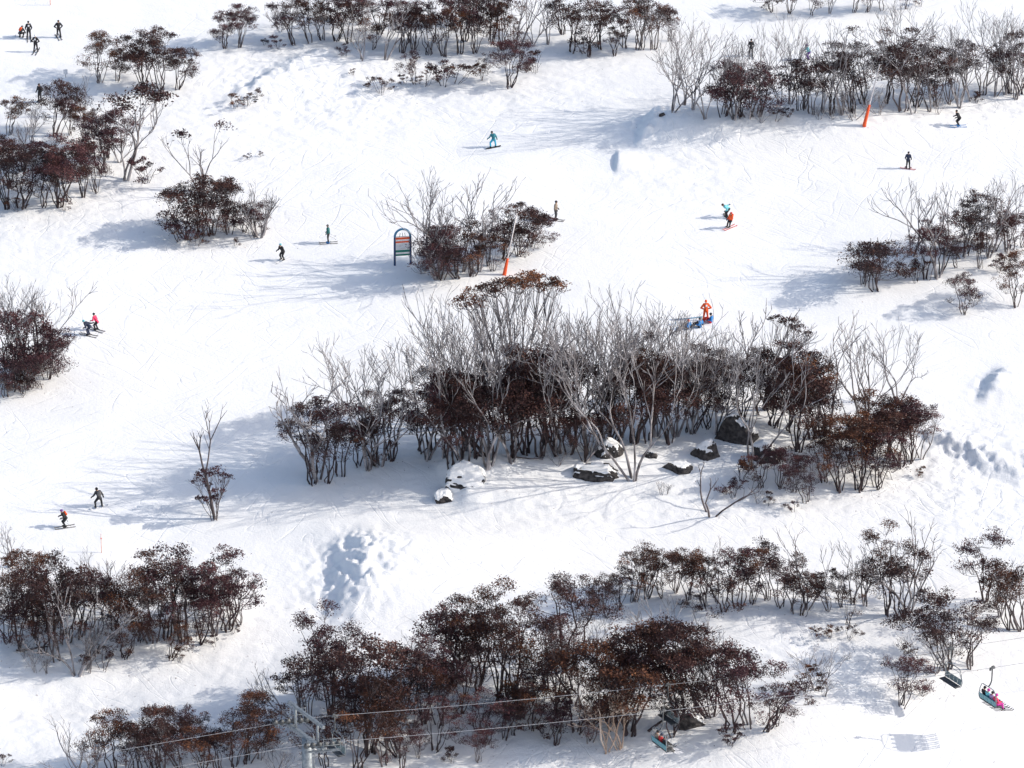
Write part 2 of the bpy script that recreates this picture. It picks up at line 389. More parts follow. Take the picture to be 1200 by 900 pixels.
def leafy_lobes(mb, leaves, rg, nr, lobes, r0, ends=15, per_end=24, leaf_len=0.15, stems_per=(1, 2), flat=0.62, foot=0.22, bend=0.5):
    """each lobe is (centre, radius): stems rise from the foot to it, fan out below it, and carry a thin leafy dome"""
    for c, R in lobes:
        c = np.asarray(c, float); tint = rg.uniform(0.02, 0.62); hub = c-np.array([0, 0, R*rg.uniform(0.75, 1.05)])
        paths = []
        for k in range(rg.randint(*stems_per)):
            az = math.atan2(c[1], c[0])+rg.gauss(0, 0.5); b = np.array([math.cos(az)*foot*rg.random(), math.sin(az)*foot*rg.random(), -0.4])
            h2 = hub+np.array([rg.gauss(0, 0.3), rg.gauss(0, 0.3), rg.gauss(0, 0.15)])*R if k else hub
            out = np.array([h2[0]*bend, h2[1]*bend, h2[2]*0.42])+np.array([rg.gauss(0, 0.10), rg.gauss(0, 0.10), 0])*max(1.0, c[2]*0.25)
            P = []
            for t in np.linspace(0, 1, 7):
                q = b*(1-t)**2+out*2*t*(1-t)+h2*t*t; P.append(q+np.array([rg.gauss(0, 1), rg.gauss(0, 1), 0])*0.022*c[2]**0.5*(0 < t < 1))
            rr = r0*rg.uniform(0.55, 1.05); mb.tube(P, [max(0.016, rr*(1-0.6*t)) for t in np.linspace(0, 1, 7)], 5, False); paths.append((P, rr))
        for k in range(ends):
            th = math.acos(1-rg.random()*0.80); ph = rg.uniform(0, 6.28); rho = R*rg.uniform(0.86, 1.06)
            e = c+np.array([math.sin(th)*math.cos(ph)*rho, math.sin(th)*math.sin(ph)*rho, (math.cos(th)*rho-R*0.75)*flat+R*0.12])
            P, rr = rg.choice(paths); s0 = P[rg.choice((4, 5, 5, 6, 6))]
            m = s0*0.5+e*0.5+np.array([rg.gauss(0, 0.08), rg.gauss(0, 0.08), -0.10])*R
            mb.tube([s0, m, e], [max(0.012, rr*0.42), max(0.010, rr*0.30), 0.007], 3, False)
            if rg.random() < 0.6:
                e2 = e+np.array([rg.gauss(0, 0.3), rg.gauss(0, 0.3), rg.uniform(-0.25, 0.05)])*R; mb.tube([m, (m+e2)/2+np.array([0, 0, 0.05])*R, e2], [max(0.010, rr*0.26), 0.009, 0.006], 3, False)
            if rg.random() < 0.10: continue                           # a bare tip
            n = int(per_end*rg.uniform(0.5, 1.5)*max(0.6, R)); g = nr.normal(0, 0.19*R, (n, 3)); g[:, 2] *= 0.42
            g[:, 2] -= 0.30*(g[:, 0]**2+g[:, 1]**2)/R
            pos = e+g; ax = nr.normal(size=(n, 3)); ax[:, 2] = ax[:, 2]*0.8-0.2; ax /= np.linalg.norm(ax, axis=1)[:, None]
            sd = np.cross(ax, nr.normal(size=(n, 3))); sd /= np.linalg.norm(sd, axis=1)[:, None]+1e-9
            ln = leaf_len*nr.uniform(0.6, 1.35, (n, 1)); wd = ln*nr.uniform(0.20, 0.36, (n, 1))
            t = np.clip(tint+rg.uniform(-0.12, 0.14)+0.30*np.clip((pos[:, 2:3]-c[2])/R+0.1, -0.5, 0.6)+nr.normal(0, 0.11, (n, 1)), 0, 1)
            leaves.append((np.stack([pos-ax*ln*0.5, pos+sd*wd, pos+ax*ln*0.5, pos-sd*wd], 1).reshape(-1, 3), np.repeat(t, 4, axis=1).ravel()))

def finish(mb, leaves):
    crown = None
    if leaves:
        V = np.vstack([l[0] for l in leaves]); crown = make_mesh('crown', V, np.arange(len(V)).reshape(-1, 4), None, False, {'tint': np.concatenate([l[1] for l in leaves])})
    return mb.mesh('trunk'), crown
PROTO = {}
def lobes_for(rg, H_, W, n_top, n_mid, n_low, R, mid=(0.62, 0.86), low=(0.34, 0.58)):
    L = []; a0 = rg.uniform(0, 6.28)
    for i in range(n_top):
        a = a0+i*6.283/max(1, n_top)+rg.gauss(0, 0.4); r = W*0.5*rg.uniform(0.12, 0.42)*(n_top > 1); rr = R*rg.uniform(0.85, 1.2); L.append(((r*math.cos(a), r*math.sin(a), H_*(1-0.10*rg.random())-rr*0.28), rr))
    a0 = rg.uniform(0, 6.28)
    for i in range(n_mid):
        a = a0+i*6.283/n_mid+rg.gauss(0, 0.4); r = W*0.5*rg.uniform(0.55, 0.92); rr = R*rg.uniform(0.7, 1.0); L.append(((r*math.cos(a), r*math.sin(a), H_*rg.uniform(*mid)-rr*0.3), rr))
    for i in range(n_low):
        a = rg.uniform(0, 6.28); r = W*0.5*rg.uniform(0.45, 1.0); rr = R*rg.uniform(0.4, 0.7); L.append(((r*math.cos(a), r*math.sin(a), H_*rg.uniform(*low)), rr))
    return L
def leaf_spray(lv, rg, nr, e, n, sig, leaf_len, tint, c, R):
    g = nr.normal(0, 1, (n, 3))*np.array([sig, sig, sig*0.55]); g[:, 2] -= 0.35*(g[:, 0]**2+g[:, 1]**2)/max(0.2, 3*sig)
    pos = e+g; ax = nr.normal(size=(n, 3)); ax[:, 2] = ax[:, 2]*0.9-0.25; ax /= np.linalg.norm(ax, axis=1)[:, None]
    sd = np.cross(ax, nr.normal(size=(n, 3))); sd /= np.linalg.norm(sd, axis=1)[:, None]+1e-9
    ln = leaf_len*nr.uniform(0.55, 1.35, (n, 1)); wd = ln*nr.uniform(0.18, 0.34, (n, 1))
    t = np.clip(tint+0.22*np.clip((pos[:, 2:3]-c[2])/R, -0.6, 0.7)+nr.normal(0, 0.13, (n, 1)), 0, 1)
    lv.append((np.stack([pos-ax*ln*0.5, pos+sd*wd, pos+ax*ln*0.5, pos-sd*wd], 1).reshape(-1, 3), np.repeat(t, 4, axis=1).ravel()))
def leafy(kind, seed, H_, W, n_lobe, R, stems, cz=0.66, rz=0.34, r0=0.07, ends=9, per_end=30, leaf_len=0.145, dead=0.15, inner=0.25, skew=0.12, foot=0.25, crook=0.035):
    """crooked stems from one foot, boughs to uneven leaf heads spread over a rounded crown with gaps"""
    rg = random.Random(seed); nr = np.random.RandomState(seed); mb = MB(); lv = []
    off = np.array([rg.gauss(0, skew)*W, rg.gauss(0, skew)*W, 0]); A = np.array([W/2, W/2, H_*rz]); C = np.array([off[0], off[1], H_*cz])
    mains = []
    for k in range(stems):
        az = k*6.283/stems+rg.gauss(0, 0.4); q = rg.uniform(0.25, 0.68); top = C+np.array([math.cos(az)*A[0]*q, math.sin(az)*A[1]*q, A[2]*rg.uniform(0.0, 0.7)])
        b = np.array([math.cos(az)*foot*rg.random(), math.sin(az)*foot*rg.random(), -0.4]); m = np.array([top[0]*rg.uniform(0.2, 0.7), top[1]*rg.uniform(0.2, 0.7), top[2]*0.45]); P = []; wv = np.zeros(3)
        for t in np.linspace(0, 1, 9):
            wv = wv*0.6+np.array([rg.gauss(0, 1), rg.gauss(0, 1), 0])*crook*H_*0.5*(t > 0); P.append(b*(1-t)**2+m*2*t*(1-t)+top*t*t+wv)
        r = r0*rg.uniform(0.6, 1.1); Rr = [max(0.016, r*(1-0.68*t)) for t in np.linspace(0, 1, 9)]; mb.tube(P, Rr, 5, False); mains.append((P, Rr))
    pts = [(p, rr) for P, Rr in mains for p, rr in list(zip(P, Rr))[3:]]
    for i in range(n_lobe):
        ph = i*2.39996+rg.gauss(0, 0.35); u = rg.uniform(-0.72, 1.0); q = rg.uniform(0.15, 0.6) if rg.random() < inner else rg.uniform(0.72, 1.0)
        s_ = math.sqrt(max(0, 1-u*u)); c = C+A*np.array([s_*math.cos(ph), s_*math.sin(ph), u])*q*np.array([1, 1, 1.0]); rr = R*rg.uniform(0.65, 1.25)
        c[2] = min(c[2], H_-rr*0.35); tint = rg.uniform(0.0, 0.55)
        cand = [(np.linalg.norm(p-c)+max(0, p[2]-c[2]+0.15)*4, p, r) for p, r in pts]; _, p0, rb = min(cand, key=lambda z: z[0]+rg.random()*0.4)
        hub = c-np.array([0, 0, rr*0.7]); mid_ = p0*0.5+hub*0.5+np.array([rg.gauss(0, 0.06), rg.gauss(0, 0.06), -0.05])*H_*0.4
        rb = max(0.016, rb*0.6); mb.tube([p0, p0*0.7+mid_*0.3+np.array([rg.gauss(0, 0.04), rg.gauss(0, 0.04), 0]), mid_, hub], [rb, rb*0.9, rb*0.75, max(0.012, rb*0.55)], 4, False)
        for k in range(ends):
            th = math.acos(1-rg.random()*1.15); p2 = rg.uniform(0, 6.28); rho = rr*rg.uniform(0.55, 1.08)
            e = c+np.array([math.sin(th)*math.cos(p2)*rho, math.sin(th)*math.sin(p2)*rho, math.cos(th)*rho*0.72])
            s0 = rg.choice((hub, hub, mid_*0.4+hub*0.6)); m2 = s0*0.5+e*0.5+np.array([rg.gauss(0, 0.1), rg.gauss(0, 0.1), -0.08])*rr
            mb.tube([s0, m2, e], [max(0.010, rb*0.45), max(0.009, rb*0.33), 0.006], 3, False)
            if rg.random() < dead: mb.tube([m2, e+np.array([rg.gauss(0, 0.3), rg.gauss(0, 0.3), rg.uniform(0.1, 0.5)])*rr], [0.010, 0.005], 3, False); continue
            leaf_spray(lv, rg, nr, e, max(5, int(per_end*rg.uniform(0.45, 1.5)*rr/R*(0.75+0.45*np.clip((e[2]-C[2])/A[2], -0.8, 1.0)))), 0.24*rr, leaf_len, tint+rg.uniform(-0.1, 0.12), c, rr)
    for k in range(rg.randint(1, 3)):                                  # dead spars poking out
        p, r = rg.choice(pts); d = unit(np.array([rg.gauss(0, 0.6), rg.gauss(0, 0.6), 1.0])); L_ = H_*rg.uniform(0.18, 0.36)
        q1 = p+d*L_*0.5; q2 = q1+unit(d+np.array([rg.gauss(0, 0.3), rg.gauss(0, 0.3), 0.1]))*L_*0.5; mb.tube([p, q1, q2], [r*0.6, max(0.012, r*0.4), 0.007], 4, False)
        mb.tube([q1, q1+unit(d+np.array([rg.gauss(0, 0.6), rg.gauss(0, 0.6), 0]))*L_*0.35], [0.012, 0.006], 3, False)
    PROTO.setdefault(kind, []).append((H_, finish(mb, lv)))
def bare(kind, seed, H_, lobes=None, lobe_kw=None, tuft=None, **kw):
    rg = random.Random(seed); nr = np.random.RandomState(seed); mb = MB(); lv = []
    tips = bare_wood(mb, rg, H_, **kw)
    if tuft:
        zmin, prob, R = tuft
        for t in tips:
            if t[2] > zmin*H_ and rg.random() < prob: leafy_tuft(mb, lv, rg, nr, t, R*rg.uniform(0.7, 1.2))
    if lobes: leafy_lobes(mb, lv, rg, nr, lobes(rg), **lobe_kw)
    PROTO.setdefault(kind, []).append((H_, finish(mb, lv)))
def leafy_tuft(mb, lv, rg, nr, t, R):
    n = int(150*R); g = nr.normal(0, 0.42*R, (n, 3)); g[:, 2] = g[:, 2]*0.5-0.4*(g[:, 0]**2+g[:, 1]**2)/R+0.1*R; pos = t+g
    for k in range(5): mb.tube([t, t+g[k]*0.6, t+g[k]], [0.012, 0.010, 0.006], 3, False)
    ax = nr.normal(size=(n, 3)); ax /= np.linalg.norm(ax, axis=1)[:, None]; sd = np.cross(ax, nr.normal(size=(n, 3))); sd /= np.linalg.norm(sd, axis=1)[:, None]+1e-9
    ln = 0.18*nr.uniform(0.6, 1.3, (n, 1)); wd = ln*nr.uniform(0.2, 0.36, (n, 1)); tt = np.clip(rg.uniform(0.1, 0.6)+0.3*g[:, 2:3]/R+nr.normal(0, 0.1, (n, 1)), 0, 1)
    lv.append((np.stack([pos-ax*ln*0.5, pos+sd*wd, pos+ax*ln*0.5, pos-sd*wd], 1).reshape(-1, 3), np.repeat(tt, 4, axis=1).ravel()))

for i in range(16): leafy('L', 100+i, 5.5, 3.6+0.4*(i % 4), 10+i % 5, 0.72, 4+i % 3, cz=0.56+0.03*(i % 3), rz=0.41-0.03*(i % 3), r0=0.062, per_end=40, ends=11, leaf_len=0.125)
for i in range(9): leafy('T', 200+i, 8.5, 4.6+0.5*(i % 3), 17+i % 4, 0.88, 4+i % 3, cz=0.57, rz=0.42, r0=0.09, per_end=42, ends=12, leaf_len=0.13)
for i in range(7): leafy('D', 300+i, 6.0, 4.4+0.3*(i % 2), 18, 0.80, 6, cz=0.57, rz=0.41, r0=0.07, per_end=48, ends=12, dead=0.10, leaf_len=0.125)
for i in range(6): leafy('W', 350+i, 5.0, 4.2, 19, 0.74, 6, cz=0.50, rz=0.47, r0=0.055, per_end=40, ends=11, dead=0.18, leaf_len=0.12)
for i in range(7): leafy('S', 400+i, 2.0, 2.2+0.3*(i % 3), 8, 0.36, 5, cz=0.50, rz=0.46, r0=0.024, ends=8, per_end=26, leaf_len=0.11, foot=0.1)
for i in range(9): bare('B', 500+i, 7.0, stems=3+i % 3, spread=(3, 24), depth=4, fork=(14, 32), first=0.30+0.03*(i % 4), ratio=0.73, up=0.10, wob=10, twigs=0.26, r0=0.10, rmin=0.022)
for i in range(9): bare('H', 600+i, 12.0, stems=3+i % 4, spread=(3, 24), depth=5, fork=(9, 26), first=0.27+0.02*(i % 3), ratio=0.77, up=0.10, wob=9, twigs=0.24, r0=0.105, rmin=0.021)
for i in range(4): bare('b', 700+i, 3.6, stems=6, spread=(6, 40), depth=3, fork=(12, 30), first=0.36, ratio=0.72, up=0.08, wob=7, twigs=0.35, r0=0.045, nsplit=(2, 3), rmin=0.012)
for i in range(5): bare('M', 800+i, 8.0, lobes=lambda rg: lobes_for(rg, 4.2, 3.6, 2, 3, 2, 0.9), lobe_kw=dict(r0=0.06), stems=4, spread=(3, 22), depth=4, fork=(12, 28), first=0.36, ratio=0.73, up=0.10, wob=7, twigs=0.22, r0=0.10, rmin=0.017)
for i in range(4): bare('P', 900+i, 7.0, tuft=(0.70, 0.34, 0.75), stems=3, spread=(3, 20), depth=4, fork=(14, 32), first=0.36, ratio=0.73, up=0.08, wob=7, twigs=0.15, r0=0.10, rmin=0.015)
rgU = random.Random(31)
bare('U', 31, 12.5, lobes=lambda rg: [((x*0.95, rgU.uniform(-1.1, 1.1), 12.0-0.09*x*x-rgU.uniform(0, 0.25)), 1.15) for x in (-3.3, -2.3, -1.3, -0.5, 0.4, 1.3, 2.2, 3.1)], lobe_kw=dict(r0=0.09, ends=18, per_end=34, flat=0.5, stems_per=(1, 2), bend=0.42),
     stems=3, spread=(4, 16), depth=4, fork=(8, 20), first=0.36, ratio=0.72, up=0.08, wob=6, twigs=0.1, r0=0.12, zs=0.9, rmin=0.02)
bare('F', 77, 8.5, lobes=lambda rg: [((1.3, 0, 8.1), 0.75), ((2.2, 0.2, 7.85), 0.8), ((3.1, -0.2, 7.3), 0.7), ((3.8, 0.1, 6.7), 0.45)], lobe_kw=dict(r0=0.06, ends=14, per_end=36, bend=0.32), stems=2, spread=(4, 14), depth=4, fork=(8, 20), first=0.42, ratio=0.66, up=0.10, wob=6, twigs=0.1, r0=0.08, az_range=(-0.5, 0.5))
bare('I', 13, 9.6, lobes=lambda rg: lobes_for(rg, 4.6, 3.2, 2, 4, 4, 0.72), lobe_kw=dict(r0=0.04, per_end=18, stems_per=(1, 1)), stems=1, spread=(0, 2), depth=3, fork=(18, 34), nsplit=(2, 3), first=0.5, ratio=0.58, up=0.06, wob=4, twigs=0.2, r0=0.16, rmin=0.018)
bare('K', 22, 3.8, stems=3, spread=(6, 36), depth=3, fork=(12, 34), nsplit=(1, 2), first=0.5, ratio=0.6, up=0.05, wob=8, twigs=0.45, r0=0.11)
bare('G', 43, 5.0, stems=8, spread=(8, 46), depth=4, fork=(10, 26), first=0.32, ratio=0.72, up=0.06, wob=5, twigs=0.3, r0=0.07, rmin=0.013)

KIND = dict(L=('leafy snow gum', 'leaf'), T=('layered snow gum', 'leaf'), D=('dense domed snow gum', 'leaf'), W=('bushy snow gum', 'leaf'), S=('leafy shrub', 'leaf'), B=('dead snow gum', 'bare'),
            H=('bare fanned snow gum', 'bare'), b=('bare twiggy bush', 'bare'), M=('bare topped snow gum', 'leaf'), P=('sparse snow gum', 'leaf'))
def where_of(grove, px):
    w = GROVES[grove][0]
    for g_, x0, x1, t in (('J', 0, 460, 'at the shaded end of the boulder grove'), ('J', 460, 600, 'behind the snow-covered boulder'), ('J', 600, 680, 'under the flat rusty canopy'), ('J', 680, 770, 'behind the long dark boulder'), ('J', 770, 930, 'around the biggest boulder'), ('J', 930, 1200, 'by the churned snow bank'),
                          ('Mb', 0, 470, 'beside the lift tower'), ('Mb', 470, 690, 'in the big grove under the ropes'), ('Mb', 690, 780, 'behind the three-rider chair'), ('Mb', 780, 1200, 'beside the boulder under the ropes'),
                          ('F', 0, 930, 'at the open end of the bank'), ('F', 1060, 1300, 'above the person with blue boots'), ('K', 0, 155, 'around the fallen log below the stake'), ('K', 155, 400, 'inside the curl of the track'),
                          ('D', 0, 470, 'above the rough open slope'), ('Nb', 980, 1300, 'just above the empty chair')):
        if g_ == grove and x0 <= px < x1: w = t
    return w
counter = {}
trng = random.Random(5)
def plant(px, py, hpx, kind, grove, leafm=None, bark=None, rz=None, wide=1.0, label=None, var=None):
    p = ground(px, py); hm = hpx/(ppm(p)*math.cos(PITCH))
    lst = PROTO[kind]; n = counter.get(kind, 0); counter[kind] = n+1
    Hn, (tm, cm) = lst[(n*3+trng.randint(0, 1)) % len(lst) if var is None else var]
    s = hm/Hn; w = s*wide*trng.uniform(0.98, 1.30)*(0.92 if kind in 'BHG' else 1.0)
    shrub = kind in 'Sb'
    e = empty('shrub' if shrub else ('dead_tree' if kind in 'BHGK' else 'snow_gum'), p, trng.uniform(0, 6.283) if rz is None else rz, (w, w, s))
    e.rotation_euler = (trng.gauss(0, 0.05), trng.gauss(0, 0.05), e.rotation_euler[2])
    lm = leafm or trng.choices(['leaf_dark', 'leaf_red', 'leaf_rust'], [5, 4, 2])[0]
    bk = bark or ('bark_pale' if kind in 'BHbGPU' else ('bark_mid' if kind in 'MFIK' or (grove != 'J' and trng.random() < 0.3) else 'bark_dark'))
    obj('trunk', tm, M[bk], e)
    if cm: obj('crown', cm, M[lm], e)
    where, grp = where_of(grove, px), GROVES[grove][1]
    if label is None:
        size = 'low' if hm < (1.3 if shrub else 4.3) else ('tall' if hm > (2.0 if shrub else 6.9) else 'medium')
        colr = {'leaf_dark': 'dark brown ', 'leaf_red': 'reddish brown ', 'leaf_rust': 'rusty '}[lm] if cm else {'bark_pale': 'pale grey ', 'bark_mid': 'grey-brown ', 'bark_dark': 'dark ', 'bark_cream': 'cream '}[bk]
        label = '%s %s%s %s' % (size, colr, KIND[kind][0], where)
    tag(e, label, 'shrub' if shrub else 'tree', grp)
    return e

GROVES = dict(
    A=('in the clump below the standing skiers', 'snow gums below the standing skiers'),
    B=('in the grove hiding a skier in black', 'snow gums of the grove hiding a skier'),
    C=('in the clump by the fan-shaped bush', 'snow gums of the rounded clump'),
    D=('in the grove along the slope top', 'snow gums along the top of the slope'),
    E=('in the stand beyond the long piste ridge', 'snow gums beyond the ridge'),
    X=('on the high snow above the bank grove', 'snow gums high above the bank grove'),
    F=('on the bank around the leaning pole', 'snow gums on the bank'),
    Q=('beside the blue arch', 'snow gums beside the blue arch'),
    G=('in the patch below the navy snowboarder', 'snow gums in the scattered patch'),
    Hh=('in the thicket near the pink jacket', 'snow gums of the thicket near the pink jacket'),
    J=('in the central boulder grove', 'snow gums of the boulder grove'),
    K=('in the grove below the thin stake', 'snow gums below the stake'),
    Lb=('in the thicket behind the lift tower', 'snow gums behind the lift tower'),
    Mb=('in the big grove under the lift ropes', 'snow gums under the lift ropes'),
    Nb=('along the drift above the chairs', 'snow gums along the drift above the chairs'),
    R=('on open snow beside the chairs', 'plants on open snow beside the chairs'),
    O=('on the open rough slope', 'shrubs on the open rough slope'),
)
